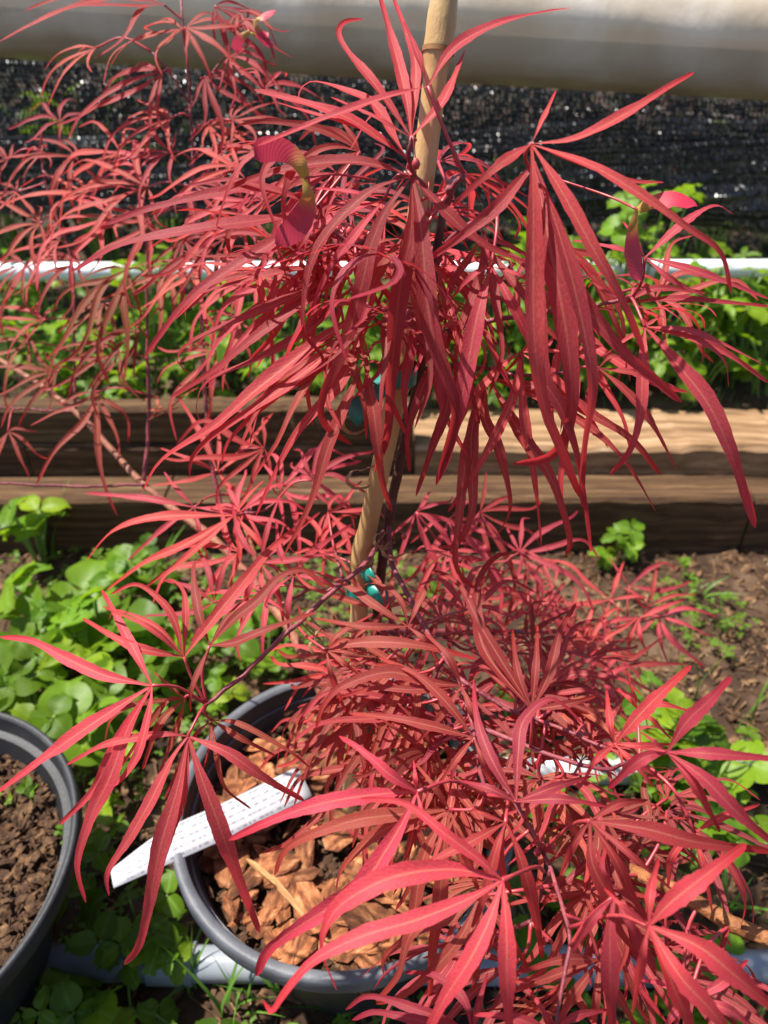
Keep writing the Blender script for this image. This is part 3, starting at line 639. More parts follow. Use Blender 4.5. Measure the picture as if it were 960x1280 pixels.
T(.40, (235, 920), [[.9, (200, 918), (133, 930), (83, 956)], [1.15, (215, 948), (187, 1003), (160, 1050), (135, 1090), (136, 1120)], [1.2, (222, 985), (200, 1060), (184, 1143), (172, 1185), (155, 1206)], [1.15, (253, 975), (277, 1040), (300, 1103), (325, 1166)], [1.15, (283, 940), (330, 972), (381, 1001)], [.9, (230, 985), (215, 1040), (200, 1090)]], .28, anchor=ND)
T(.43, (231, 873), [[(200, 905), (178, 962)], [(222, 907), (195, 978)], [.8, (170, 880), (140, 898), (131, 925)], [.8, (205, 880), (150, 960)], [.7, (215, 860), (192, 840)]], .95, anchor=ND)
T(.437, (265, 900), [[.8, (300, 922), (345, 945)], [.6, (272, 950), (282, 985), (314, 1011)], [.7, (240, 925), (205, 1000)], [.6, (262, 930), (255, 960)], [.7, (300, 905), (360, 938), (388, 960)]], .95, anchor=ND)
for q in [(455, 862, .50, 120, 130, .5), (440, 905, .50, 150, 120, .4), (478, 905, .48, 100, 130, .6), (470, 955, .46, 130, 130, .5), (432, 848, .51, 200, 110, .3), (500, 965, .44, 80, 120, .7), (470, 820, .48, 170, 130, .5), (545, 930, .44, 110, 130, .6), (560, 960, .43, 60, 120, .6), (520, 880, .45, 150, 130, .4)]:
    fan(q[0], q[1], q[2], q[3], q[4], 6, 170, q[5], .2, .5, .5)
# --- lower front
T(.335, (521, 990), [[1.25, (470, 993), (403, 1004), (340, 1025), (286, 1050)], [1.15, (487, 968), (455, 940), (424, 920)], [.8, (519, 970), (517, 950)], [1.3, (505, 1025), (478, 1070), (450, 1110), (403, 1140), (340, 1183), (320, 1220)], [.9, (527, 1017), (524, 1042)]], .0, anchor=(608, 994, .365), teeth=.05)
T(.302, (628, 1100), [[.95, (597, 1073), (553, 1040), (507, 1005), (450, 998)], [1.2, (570, 1087), (503, 1093), (453, 1113), (415, 1143), (403, 1187), (421, 1237)], [1.15, (587, 1123), (520, 1150), (453, 1170), (393, 1200), (357, 1240), (340, 1264), (328, 1250)], [1.35, (613, 1147), (587, 1200), (553, 1253), (525, 1310)], [1.3, (633, 1160), (634, 1227), (637, 1310)]], .06, anchor=(680, 1090, .37))
T(.335, (632, 1028), [[1.1, (587, 1053), (537, 1077), (500, 1093)], [(620, 1062), (603, 1127), (590, 1160)], [1.15, (642, 1050), (657, 1093), (670, 1147), (678, 1198)], [.8, (600, 1016), (590, 1010)], [1.0, (625, 1075), (640, 1120)]], .1, anchor=(645, 1000, .40))
T(.345, (645, 1002), [[1.1, (700, 999), (757, 1008)], [1.15, (615, 950), (597, 900), (592, 850)], [1.1, (648, 940), (655, 900), (690, 874), (730, 906)], [(690, 985), (740, 970)], [(610, 985), (570, 975)]], .25, .55)
T(.322, (737, 1026), [[1.15, (807, 1036), (873, 1053), (965, 1064)], [1.1, (773, 1005), (810, 1000)], [1.2, (740, 1077), (760, 1120), (773, 1160), (798, 1192)], [1.1, (770, 1075), (790, 1120), (812, 1152)], [.6, (790, 1070), (842, 1114)], [.9, (715, 1060), (700, 1095)]], .18, .1, anchor=(678, 1063, .375))
T(.285, (811, 1157), [[1.7, (840, 1127), (890, 1088), (933, 1055)], [1.0, (813, 1115), (823, 1073)], [1.5, (873, 1183), (923, 1223), (985, 1275)], [1.55, (833, 1210), (857, 1270), (872, 1315)], [1.1, (802, 1195), (790, 1267)], [1.4, (850, 1220), (895, 1270), (925, 1315)], [.9, (775, 1130), (755, 1110)]], .0, anchor=(711, 1160, .335), teeth=.075)
T(.322, (834, 940), [[1.6, (858, 903), (887, 875), (914, 846)], [1.2, (890, 942), (985, 950)], [1.35, (880, 973), (923, 1017), (975, 1062)], [1.4, (800, 950), (760, 986)], [.8, (815, 925), (800, 915)], [1.1, (870, 985), (900, 1040)]], .0, teeth=.075)
T(.345, (768, 930), [[1.5, (800, 893), (833, 860), (864, 832)], [1.1, (762, 900), (758, 862)], [.9, (800, 932), (840, 930)], [.9, (745, 950), (730, 975)], [1.1, (790, 950), (830, 975)]], .0, teeth=.075)
T(.375, (797, 887), [[1.5, (790, 865), (783, 836)], [1.0, (785, 872), (770, 862)], [1.0, (825, 880), (865, 890)], [.9, (815, 900), (840, 925)]], .0)
T(.40, (592, 922), [[1.1, (560, 880), (520, 843), (473, 822)], [1.0, (550, 868), (505, 835), (468, 830)], [1.1, (537, 907), (487, 897), (437, 892)], [(605, 955), (622, 1000)], [(570, 950), (545, 985)]], .3, .5)
T(.425, (408, 813), [[1.2, (453, 803), (520, 806), (597, 824)], [.9, (423, 793), (467, 767)], [.6, (437, 815), (465, 817)], [.9, (430, 828), (454, 848)], [1.0, (414, 842), (432, 890)]], .85, .1, anchor=(372, 783, .46))
T(.43, (510, 783), [[1.1, (470, 757), (430, 730), (400, 715)], [.9, (500, 750), (473, 730), (447, 733)], [1.0, (523, 755), (547, 702)], [1.0, (453, 783), (392, 773)], [.9, (530, 800), (548, 830)]], .4, .35)
T(.415, (577, 857), [[1.2, (537, 853), (487, 840), (430, 857), (405, 882), (395, 911)], [1.0, (520, 862), (470, 860), (427, 871)], [1.0, (560, 820), (530, 790)], [1.0, (590, 890), (600, 925)], [.9, (555, 890), (520, 930)]], .45, .4)
T(.40, (665, 887), [[1.0, (647, 840), (640, 785)], [1.0, (670, 830), (672, 782)], [1.1, (687, 840), (700, 790), (720, 754)], [1.0, (610, 820), (597, 773), (600, 723), (620, 696), (642, 692)], [1.0, (605, 790), (573, 730), (540, 712)], [1.0, (710, 880), (745, 870)]], .3, .75)
T(.37, (562, 1012), [[1.15, (500, 1018), (437, 1027), (363, 1057), (343, 1094)], [1.1, (510, 1025), (470, 1043), (430, 1083), (420, 1114)], [1.1, (555, 1060), (550, 1120), (540, 1193), (537, 1258)], [(530, 1070), (513, 1160), (482, 1195), (479, 1218)], [(540, 980), (520, 955)], [(580, 1060), (600, 1120)]], .4, .25)
T(.36, (600, 1120), [[1.0, (570, 1180), (510, 1240), (470, 1255)], [(560, 1150), (515, 1165), (497, 1220), (470, 1252)], [(600, 1180), (590, 1240)], [(630, 1160), (660, 1210)]], .4, .2)
T(.35, (750, 1200), [[1.15, (700, 1200), (647, 1217)], [1.1, (700, 1217), (638, 1240)], [(720, 1240), (690, 1290)], [(745, 1250), (740, 1300)], [(770, 1240), (800, 1290)]], .85)
T(.312, (768, 1120), [[1.3, (763, 1160), (763, 1227), (766, 1300)], [1.0, (790, 1160), (820, 1220)], [.9, (740, 1150), (715, 1190)], [1.0, (755, 1090), (745, 1060)]], .1)
T(.34, (590, 1290), [[1.0, (530, 1265), (463, 1245), (432, 1262)], [(520, 1275), (470, 1265), (440, 1275)], [(580, 1250), (545, 1220), (505, 1215)], [(600, 1250), (610, 1215)]], .2)
T(.33, (690, 1290), [[1.3, (640, 1272), (590, 1268)], [(680, 1265), (660, 1235)], [(720, 1270), (760, 1262)]], .05)
T(.34, (868, 1040), [[1.0, (900, 1065), (930, 1120), (925, 1165)], [(880, 1090), (890, 1140)], [(905, 1020), (950, 1005)], [(840, 1070), (835, 1110)]], .15, .1)
T(.33, (860, 1250), [[1.1, (900, 1230), (935, 1200)], [(905, 1260), (950, 1290)], [(830, 1230), (800, 1225)], [(840, 1270), (825, 1300)]], .1)
# --- pale middle sprays (further back)
T(.635, (272, 590), [[1.2, (300, 567), (342, 515)], [1.1, (233, 601), (190, 607)], [1.0, (274, 553), (270, 530)], [1.0, (255, 550), (238, 520), (223, 497)], [.9, (240, 575), (200, 560)], [.9, (290, 610), (330, 625)]], .15)
T(.62, (243, 634), [[1.1, (183, 623), (107, 616)], [1, (205, 660), (160, 700)], [1, (290, 640), (345, 660)], [.9, (250, 665), (262, 705)], [.8, (220, 610), (205, 590)]], .15)
T(.57, (293, 644), [[1.1, (233, 680), (183, 702), (133, 738)], [1.1, (200, 646), (143, 663), (107, 702)], [1, (240, 690), (180, 735)], [1, (300, 690), (285, 740)], [1, (325, 680), (350, 720)], [.9, (310, 620), (330, 600)]], .18)
T(.55, (267, 753), [[1, (260, 713), (240, 672)], [1, (278, 715), (290, 680)], [1, (240, 765), (180, 770)], [1, (240, 735), (205, 725)], [.9, (300, 740), (330, 730)]], .2)
T(.54, (325, 703), [[1, (335, 660), (350, 620)], [1, (352, 680), (400, 640)], [1, (300, 670), (290, 630)], [1, (365, 700), (420, 690)], [1, (345, 735), (355, 780)], [.9, (310, 740), (300, 780)]], .25)
T(.53, (367, 718), [[1, (390, 690), (440, 655)], [1, (350, 690), (345, 650)], [1, (360, 760), (362, 800)], [.9, (340, 740), (325, 775)], [.9, (400, 725), (440, 745)]], .2)
for q in [(300, 640, .60, -60, 95), (350, 610, .62, -20, 110), (390, 600, .60, -40, 90), (330, 560, .64, 170, 100), (410, 640, .58, 30, 90), (400, 690, .56, -70, 80), (330, 740, .54, 150, 90), (300, 690, .57, 200, 100),
          (520, 640, .55, 40, 90), (560, 650, .57, 60, 100), (600, 640, .60, 20, 110), (610, 700, .57, 160, 90), (560, 690, .55, 100, 90), (650, 690, .60, -10, 100), (545, 745, .53, 60, 90), (590, 745, .55, 10, 90)]:
    q = (q[0], q[1], q[2]*(1.13 if q[0] > 500 else 1.0))+q[3:]; fan(*q, n=6, age=.12, spread=190)
# --- right, behind
T(0.766, (763, 750), [[1, (733, 727), (707, 704), (650, 697)], [1.1, (770, 727), (780, 702)], [1.1, (723, 755), (683, 750)], [.9, (795, 745), (815, 750)], [.9, (750, 780), (725, 795)]], .1)
T(0.777, (787, 732), [[1, (812, 711), (832, 704), (846, 714)], [1.1, (827, 738), (865, 727)], [.9, (770, 710), (760, 695)], [.9, (800, 755), (830, 765)]], .1)
T(0.766, (813, 757), [[1, (818, 725), (823, 700)], [1, (840, 745), (871, 743)], [1, (790, 740), (765, 730)]], .1)
T(0.748, (798, 773), [[1.1, (827, 760), (857, 748)], [1.1, (787, 797), (787, 824)], [1, (770, 775), (735, 790)], [1, (800, 795), (810, 820)]], .12)
T(0.754, (822, 770), [[1, (857, 760), (897, 771)], [1.1, (840, 800), (881, 834)], [1, (855, 780), (889, 796)], [1, (825, 800), (835, 830)], [.9, (800, 790), (785, 805)]], .1)
T(0.719, (773, 833), [[1.1, (763, 800), (752, 753)], [1.1, (800, 817), (826, 798)], [1, (813, 830), (858, 830)], [1, (745, 815), (715, 805)], [1, (790, 850), (825, 870)], [1, (745, 845), (715, 865)]], .12)
for q in [(690, 730, .64, 200, 95), (720, 770, .63, 170, 95), (700, 800, .60, 40, 90), (735, 810, .61, -60, 85), (670, 770, .60, -50, 90), (660, 740, .62, 160, 90), (740, 850, .57, 20, 90), (700, 840, .56, -40, 90), (640, 800, .56, 120, 90), (760, 800, .63, 100, 80), (680, 860, .53, 30, 95)]:
    q = (q[0], q[1], q[2]*1.16)+q[3:]; fan(*q, n=6, age=.15, spread=190)
# --- far left shoots
for (px, py, Z, ang, l, n, sp, age) in [
    (205, 6, .64, 155, 190, 4, 60, .25), (228, 36, .645, 165, 100, 5, 120, .3), (232, 34, .645, 15, 100, 5, 120, .3), (268, 8, .645, 30, 95, 5, 90, .3), (300, 15, .645, 60, 70, 4, 100, .35), (203, 90, .65, 150, 115, 5, 110, .2), (258, 96, .65, 40, 85, 6, 130, .2),
    (287, 70, .645, 40, 75, 5, 120, .2), (213, 148, .66, 165, 95, 6, 130, .2), (263, 156, .655, 20, 85, 6, 150, .25), (53, 189, .73, 160, 70, 5, 190, .2), (95, 196, .72, 150, 80, 5, 190, .2), (76, 152, .73, 200, 70, 5, 200, .2),
    (174, 212, .69, 225, 90, 6, 150, .15), (184, 234, .68, 170, 130, 7, 190, .15), (50, 280, .74, 170, 75, 6, 180, .4), (187, 275, .68, 130, 95, 6, 150, .2), (55, 400, .76, 190, 80, 5, 150, .5), (160, 336, .68, 125, 130, 6, 90, .75),
    (173, 415, .70, 135, 105, 5, 90, .7), (72, 465, .76, 165, 85, 6, 120, .85), (120, 490, .75, 100, 110, 5, 120, .6), (208, 515, .73, 250, 55, 5, 160, .6), (230, 300, .67, 60, 95, 6, 150, .25), (140, 270, .70, 150, 110, 6, 140, .2),
    (110, 240, .71, 190, 90, 5, 150, .25), (240, 230, .66, 30, 100, 6, 150, .2), (300, 210, .62, 170, 110, 5, 120, .15), (310, 270, .60, 160, 120, 5, 120, .15), (250, 330, .66, 120, 100, 5, 120, .4), (100, 330, .74, 150, 95, 6, 150, .5),
    (30, 330, .77, 130, 85, 6, 150, .4), (215, 190, .66, 180, 90, 5, 150, .2), (130, 380, .73, 120, 100, 5, 120, .7), (20, 240, .76, 170, 70, 5, 170, .3), (290, 150, .64, 350, 80, 5, 150, .2), (320, 190, .63, 200, 90, 5, 150, .15),
    (330, 340, .58, 130, 110, 5, 120, .15), (345, 300, .55, 150, 120, 5, 120, .1), (270, 440, .68, 140, 85, 5, 120, .5), (10, 540, .76, 60, 60, 4, 150, .4), (150, 440, .72, 160, 90, 5, 130, .7),
    (120, 60, .66, 160, 90, 4, 100, .25), (270, 190, .65, 350, 90, 5, 150, .2), (75, 300, .74, 165, 95, 5, 150, .3), (215, 330, .68, 110, 100, 5, 130, .45),
    (35, 430, .78, 170, 85, 5, 150, .7), (300, 400, .66, 120, 90, 5, 140, .3), (280, 300, .63, 165, 120, 5, 110, .15), (150, 190, .70, 190, 95, 5, 150, .2),
    (330, 250, .58, 175, 130, 5, 110, .12), (360, 330, .52, 160, 130, 5, 110, .12), (330, 110, .63, 330, 75, 4, 140, .2), (10, 200, .76, 200, 60, 4, 150, .25)]:
    fan(px, py, Z, ang, l, n, sp, min(1, age*1.25+.08), 0, .45)
# --- inner foliage grown from the stems
def grow(pts, count, reach, size, age, pur, seed, droop=.6, zmin=.26):
    r = random.Random(seed); P = smooth([at(*q) for q in pts], 40)
    for k in range(count):
        c = P[r.randrange(4, 40)]; th = r.uniform(0, 2*PI)
        out = Vector((math.cos(th), math.sin(th), r.uniform(-.35, .55))).normalized()
        B0 = c+out*reach*r.uniform(.5, 1.1)
        if B0.z < zmin: B0.z = zmin+r.uniform(0, .04)
        nrm = (ZUP+rvec(.45)-out*.1).normalized()
        fan3(B0, (out+Vector((0, 0, -.25))).normalized(), nrm, size*r.uniform(.75, 1.2), r.choice((6, 7, 8)), math.radians(r.uniform(150, 210)), min(1, max(0, age+r.uniform(-.45, .6))), min(1, max(0, pur+r.uniform(-.3, .4))), droop, r, rings=16)
grow([(500, 730, .50), (560, 850, .48), (620, 960, .44), (700, 1060, .42)], 27, .055, .075, .5, .3, 1)
grow([(620, 900, .46), (700, 960, .45), (780, 1000, .42)], 18, .055, .07, .5, .3, 2)
grow([(600, 1000, .46), (690, 1120, .42), (760, 1200, .39)], 20, .055, .07, .6, .15, 3)
grow([(520, 830, .52), (640, 850, .52), (740, 870, .52)], 5, .05, .065, .3, .0, 4)
grow([(520, 430, .45), (500, 330, .43), (500, 250, .41)], 10, .065, .075, .2, .2, 5, .9)
grow([(560, 400, .45), (650, 380, .45), (760, 370, .46)], 10, .05, .07, .2, .1, 6, .9)
grow([(450, 360, .46), (400, 310, .47), (350, 280, .48)], 18, .05, .075, .15, .05, 7, .6)

# ---------------------------------------------------------------- petioles and side twigs
def nearest(p):
    return min(SKEL, key=lambda q: (q-p).length_squared)
def petiole(leaf, base, q, r0=.00085):
    mid = (base+q)/2+Vector((0, 0, .12*(base-q).length))+rvec(.004)
    P = smooth([q, mid, base], 9); b = MB(); b.tube([p-TL for p in P], lambda t: r0*(1.25-.35*t+.35*max(0, t-.85)/.15), 5)
    link('petiole', b.mesh('petiole', M_PETIOLE), leaf)
todo = []
for (o, base, an) in LEAVES:
    todo.append([(nearest(base)-base).length if an is None else 0, o, base, an])
todo.sort(key=lambda t_: t_[0])
for d0, o, base, an in todo:
    q = an if an is not None else nearest(base)
    d = (q-base).length
    if an is None and d > .055:
        e = base.lerp(q, .034/d)+Vector((0, 0, -.004)); m_ = e.lerp(q, .5)+Vector((0, 0, -.10*d))+rvec(.004)
        stem('twig', [q, m_, e], .0013, .0008, M_TWIG, 6, 12, True, .0005); q = e
    petiole(o, base, q)
print('LEAVES', len(LEAVES))

# ---------------------------------------------------------------- winged seeds
m, t, bs, N, L = mat('seed_wing')
uv = N.new('ShaderNodeUVMap'); sx = N.new('ShaderNodeSeparateXYZ'); L.new(uv.outputs[0], sx.inputs[0])
cr = ramp(N, [(0, (.42, .30, .05)), (.18, (.42, .26, .05)), (.42, (.50, .030, .06)), (1, (.46, .016, .05))]); L.new(sx.outputs[1], cr.inputs[0])
wv_ = math_node(N, L, 'SINE', math_node(N, L, 'ADD', math_node(N, L, 'MULTIPLY', sx.outputs[1], 110), math_node(N, L, 'MULTIPLY', sx.outputs[0], 22)))
L.new(mix(N, L, math_node(N, L, 'MULTIPLY', math_node(N, L, 'MAXIMUM', wv_, 0), .10), cr.outputs[0], (.35, .02, .05)), bs.inputs['Base Color']); bs.inputs['Roughness'].default_value = .5
bp = N.new('ShaderNodeBump'); bp.inputs['Strength'].default_value = .12; bp.inputs['Distance'].default_value = .0002; L.new(wv_, bp.inputs['Height']); L.new(bp.outputs[0], bs.inputs['Normal'])
tr = N.new('ShaderNodeBsdfTranslucent'); L.new(cr.outputs[0], tr.inputs[0]); ms = N.new('ShaderNodeMixShader'); ms.inputs[0].default_value = .3
L.new(bs.outputs[0], ms.inputs[1]); L.new(tr.outputs[0], ms.inputs[2]); L.new(ms.outputs[0], N['Material Output'].inputs[0]); M_SEED = m
def samara(Z, node, wings, stalk, k=1.0):
    c = at(*node, Z); root = None
    for i, wg in enumerate(wings):
        pts = smooth([c]+[at(x, y, Z+.004*(j+1)*(1 if i else -1)) for j, (x, y) in enumerate(wg)], 14); b = MB(); N_ = None
        for j, p in enumerate(pts):
            s = j/13; T_ = (pts[min(13, j+1)]-pts[max(0, j-1)]).normalized(); nn = (-FW+ZUP*.3+RT*.35); nn = (nn-T_*nn.dot(T_)).normalized(); B_ = T_.cross(nn)
            hw = .0060*k*(.30+.70*min(1, s*1.9))*math.sqrt(max(0, 1-max(0, (s-.72)/.28)**2.2)) if s < 1 else .0004
            nut = .0026*k*math.exp(-((s-.16)/.12)**2)
            for u in (-1, -.6, 0, .6, 1): b.v.append(p+B_*(u*hw+(.3*hw))+nn*(nut*(1-u*u)+.0010*k*u)-TL); b.uv.append((u*.5+.5, s))
        for j in range(13):
            for q in range(4): z = j*5+q; b.f.append((z, z+1, z+6, z+5))
        link('winged_seed', b.mesh('winged_seed', M_SEED), tree)
    b = MB(); b.tube([p-TL for p in smooth([c, at(*stalk[0]), at(*stalk[1])], 10)], .0006, 5); link('seed_stalk', b.mesh('seed_stalk', M_PETIOLE), tree)
samara(.352, (381, 222), [[(368, 200), (345, 190), (318, 196)], [(388, 250), (375, 285), (345, 306)]], [(420, 218, .358), (470, 225, .375)])
samara(.350, (797, 262), [[(815, 250), (845, 246), (872, 258)], [(793, 285), (795, 318), (802, 352)]], [(760, 245, .365), (700, 225, .375)])
samara(.60, (318, 26), [[(332, 18), (345, 14)], [(328, 44), (342, 58)]], [(305, 25, .62), (290, 40, .65)], .8)
samara(.60, (312, 40), [[(300, 52), (296, 66)], [(322, 44), (334, 40)]], [(305, 30, .62), (290, 40, .65)], .7)
# hanging buds and dried curls
def bud(px, py, Z, r=.0021):
    b = MB(); c = at(px, py, Z)
    b.lathe([(0, -r*1.3), (r*.7, -r), (r, 0), (r*.75, r*.8), (0, r*1.4)], 8, c-TL); link('flower_bud', b.mesh('flower_bud', M_PETIOLE), tree)
    b = MB(); q = nearest(c); b.tube([p-TL for p in smooth([c, (c+q)/2+Vector((0, 0, .01)), q], 8)], .0004, 4); link('seed_stalk', b.mesh('seed_stalk', M_PETIOLE), tree)
for q in [(445, 230, .385), (437, 290, .39), (390, 295, .40), (520, 205, .352), (535, 265, .39), (690, 1057, .37), (672, 1065, .372), (505, 670, .49), (575, 700, .55), (330, 45, .64)]: bud(*q)
M_DRY = noise_mat('dried_leaf', [(.3, (.16, .075, .03)), (.7, (.38, .22, .10))], 90, .7)
for (px, py, Z) in [(478, 668, .485), (490, 680, .49), (402, 790, .47), (396, 800, .475), (440, 520, .44), (445, 590, .455)]:
    r = random.Random(px); b = MB(); c = at(px, py, Z); n = 9; P = []
    for k in range(n):
        a = k*.75+r.uniform(0, .6); rr = .0025+.0007*k*r.uniform(.6, 1.3)
        P.append(c+Vector((rr*math.cos(a), rr*.6*math.sin(a*1.1), -.0011*k+rr*.5*math.sin(a)))-TL)
    add_lobe(b, P, ZUP, .0020, 24, .3, .9, 0, r); link('dried_leaf', b.mesh('dried_leaf', M_DRY), tree)
    q = nearest(c); b = MB(); b.tube([p-TL for p in smooth([P[0]+TL, (c+q)/2, q], 6)], .0005, 4); link('dried_stalk', b.mesh('dried_stalk', M_DRY), tree)

# ================================================================== LOW PLANTS
def clover_leaf_mesh(seed, wide=.85, n=3):
    """three broad leaflets, heart-ended, cupped, joined at the stalk"""
    r = random.Random(seed); b = MB()
    for k in range(n):
        a = 2*PI*k/n+r.uniform(-.15, .15); L_ = r.uniform(.9, 1.05); tilt = r.uniform(.05, .35); rings = 8; base = len(b.v)
        ca, sa = math.cos(a), math.sin(a)
        for i in range(rings+1):
            s = i/rings; hw = wide*.5*math.sin(PI*min(1, (s*.93+.015))**.72)**.8
            if i == 0: hw = .03
            if i == rings: hw = wide*.5*.62
            for j in range(5):
                u = -1+j*.5
                x = .06+L_*s - (.10*(1-abs(u)) if i == rings else 0)-(.05*abs(u)**2 if i >= rings-1 else 0); y = u*hw
                z = tilt*s*.5-.30*s*s+.22*hw*abs(u)**1.5*1.2+.03*math.sin(s*9+u*3+seed)
                b.v.append((ca*x-sa*y, sa*x+ca*y, z)); b.uv.append((.5+.5*u, s*.55))
        for i in range(rings):
            for j in range(4): q = base+i*5+j; b.f.append((q, q+1, q+6, q+5))
    return b.mesh('leaf', M_CLOVER)
CL = [clover_leaf_mesh(s, wide=wd) for s, wd in ((1, .85), (2, .95), (3, .75), (4, 1.0))]
CLX = CL+[clover_leaf_mesh(11, .5, 5), clover_leaf_mesh(12, .42, 4), clover_leaf_mesh(13, .8, 1), clover_leaf_mesh(14, .6, 1), clover_leaf_mesh(15, .55, 3)]
def clover(x, y, z, n, rad, h, size, label, cat='clover', group='clover clumps', seed=0, dark=.3, name='clover_plant'):
    r = random.Random(seed); root = empty(name, (x, y, z)); tag(root, label, cat, group)
    b = MB()
    for k in range(n):
        a = r.uniform(0, 2*PI); q = rad*math.sqrt(r.random()); hh = h*r.uniform(.45, 1.1)
        tip = Vector((q*math.cos(a), q*math.sin(a), hh))
        b.tube(smooth([Vector((tip.x*.15, tip.y*.15, -.015)), Vector((tip.x*.55, tip.y*.55, hh*.6)), tip], 6), .0011*size/.022, 5)
        s_ = size*r.choice((.5, .65, .8, .95, 1.1, 1.3))*r.uniform(.9, 1.1)
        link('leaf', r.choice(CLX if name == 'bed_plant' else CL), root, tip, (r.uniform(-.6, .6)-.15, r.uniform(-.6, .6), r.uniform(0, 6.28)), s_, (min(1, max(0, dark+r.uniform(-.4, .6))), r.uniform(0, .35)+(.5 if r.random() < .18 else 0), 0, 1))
    link('stalks', b.mesh('stalks', M_STALK), root)
    return root
def clover_px(px, py, zt, *a, **k):
    p = at_z(px, py, zt); p.z = 0
    return clover(p.x, p.y, k.pop('z0', 0.0), *a, **k)
sd_ = 100
CLAB = ['broad clover leaves rising against the dark timber at the left edge', 'large-leaved clover clump just in front of the timber at far left', 'big rounded clover clump in the middle of the left green patch',
        'large clover clump at the left edge halfway between timber and left pot', 'small clover clump at the foot of the timber, left of the grass blades', 'small clover clump beside the broad grass blades below the timber',
        'clover clump just behind the rim of the left pot', 'low clover under the raised lobes of the left maple spray', 'low sunlit clover beneath the pale middle maple leaves', 'shaded clover at the right rim of the left pot',
        'low clover between the tan branch and the timber', 'low clover directly behind the bark-filled pot rim', 'clover clump touching the back rim of the left pot at the image edge', 'low clover left of the bark-filled pot beside the purple twig node']
# left, between the pots and the timber
for (px, py, n, rad, h, size) in [(30, 640, 7, .04, .12, .036), (60, 730, 10, .06, .11, .034), (110, 770, 10, .06, .10, .034), (30, 800, 10, .06, .10, .034), (150, 700, 9, .05, .08, .026), (200, 690, 8, .05, .08, .024), (90, 860, 10, .06, .08, .030),
                                  (170, 830, 10, .06, .07, .026), (230, 790, 10, .06, .07, .024), (130, 920, 9, .05, .08, .026), (290, 760, 9, .06, .06, .022), (330, 800, 9, .05, .06, .022), (20, 850, 9, .05, .09, .030), (250, 850, 8, .05, .06, .022)]:
    sd_ += 1; clover_px(px, py, h, max(4, n-3), rad, h, size*(1.55 if size >= .03 else 1.35), CLAB.pop(0), group='clover by the left pot', seed=sd_)
# dark clump between the two pots
GLAB = ['shaded round clover leaves below the label tip between the pots', 'clover clump over the grey pipe between the pots', 'dark clover deep in the gap beside the left pot rim', 'dark clover in the gap under the tip of the white label']
FLAB = ['dark clover below the left pot, second from the corner', 'dark clover at the bottom edge in front of the grey pipe', 'dark clover in the bottom left corner', 'small dark clover at the bottom edge nearest the bark-filled pot']
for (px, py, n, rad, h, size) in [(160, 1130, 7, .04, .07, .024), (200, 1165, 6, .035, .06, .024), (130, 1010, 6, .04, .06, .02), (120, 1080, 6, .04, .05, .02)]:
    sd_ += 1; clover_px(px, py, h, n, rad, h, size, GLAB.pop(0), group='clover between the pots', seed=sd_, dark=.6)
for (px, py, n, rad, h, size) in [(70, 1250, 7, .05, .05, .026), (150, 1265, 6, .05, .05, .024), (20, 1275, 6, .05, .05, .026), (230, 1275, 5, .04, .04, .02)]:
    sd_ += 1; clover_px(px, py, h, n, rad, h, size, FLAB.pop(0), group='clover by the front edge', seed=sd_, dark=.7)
ULAB = ['large pale clover clump behind the broad red leaves at right', 'large clover clump at right below the grass blades', 'clover clump furthest back of those right of the maple', 'clover at the right edge level with the white pipe']
for (px, py, n, rad, h, size) in [(860, 900, 8, .05, .08, .034), (900, 930, 8, .05, .08, .034), (830, 870, 6, .04, .07, .03), (930, 1000, 8, .05, .06, .028), (860, 1010, 8, .06, .05, .024), (700, 1010, 8, .06, .05, .022), (770, 1090, 8, .06, .05, .022), (690, 1160, 8, .06, .05, .022), (900, 1220, 8, .05, .06, .026), (780, 960, 8, .06, .05, .022), (640, 960, 8, .06, .05, .022), (940, 1270, 7, .05, .05, .024), (680, 1240, 7, .05, .05, .022), (820, 1260, 7, .05, .05, .024), (560, 720, 5, .05, .04, .016), (640, 880, 6, .05, .04, .02)]:
    sd_ += 1; clover_px(px, py, h, n, rad, h, size, (ULAB.pop(0) if len(ULAB) > 0 else 'low clover on the soil under the right side of the maple'), group='clover under the maple', seed=sd_, dark=.1)
for (px, py, n, rad, h, size, lb) in [(750, 690, 3, .014, .035, .020, 'tiny bright clover seedling on bare soil before the timber'), (785, 665, 5, .025, .07, .022, 'small upright clover sprout against the dark timber face'), (860, 705, 3, .02, .03, .014, 'thin weed seedling on bare soil right of the sprout')]:
    sd_ += 1; clover_px(px, py, h, n, rad, h, size, lb, seed=sd_, dark=.1)
for (px, py) in [(62, 940), (75, 1045), (40, 990), (8, 1000)]:
    sd_ += 1; p = at_z(px, py, .165); clover(p.x, p.y, .157, 3, .008, .012, .008, 'tiny green seedling sprouting in the left pot', cat='seedling', group='seedlings in the left pot', seed=sd_, name='seedling')
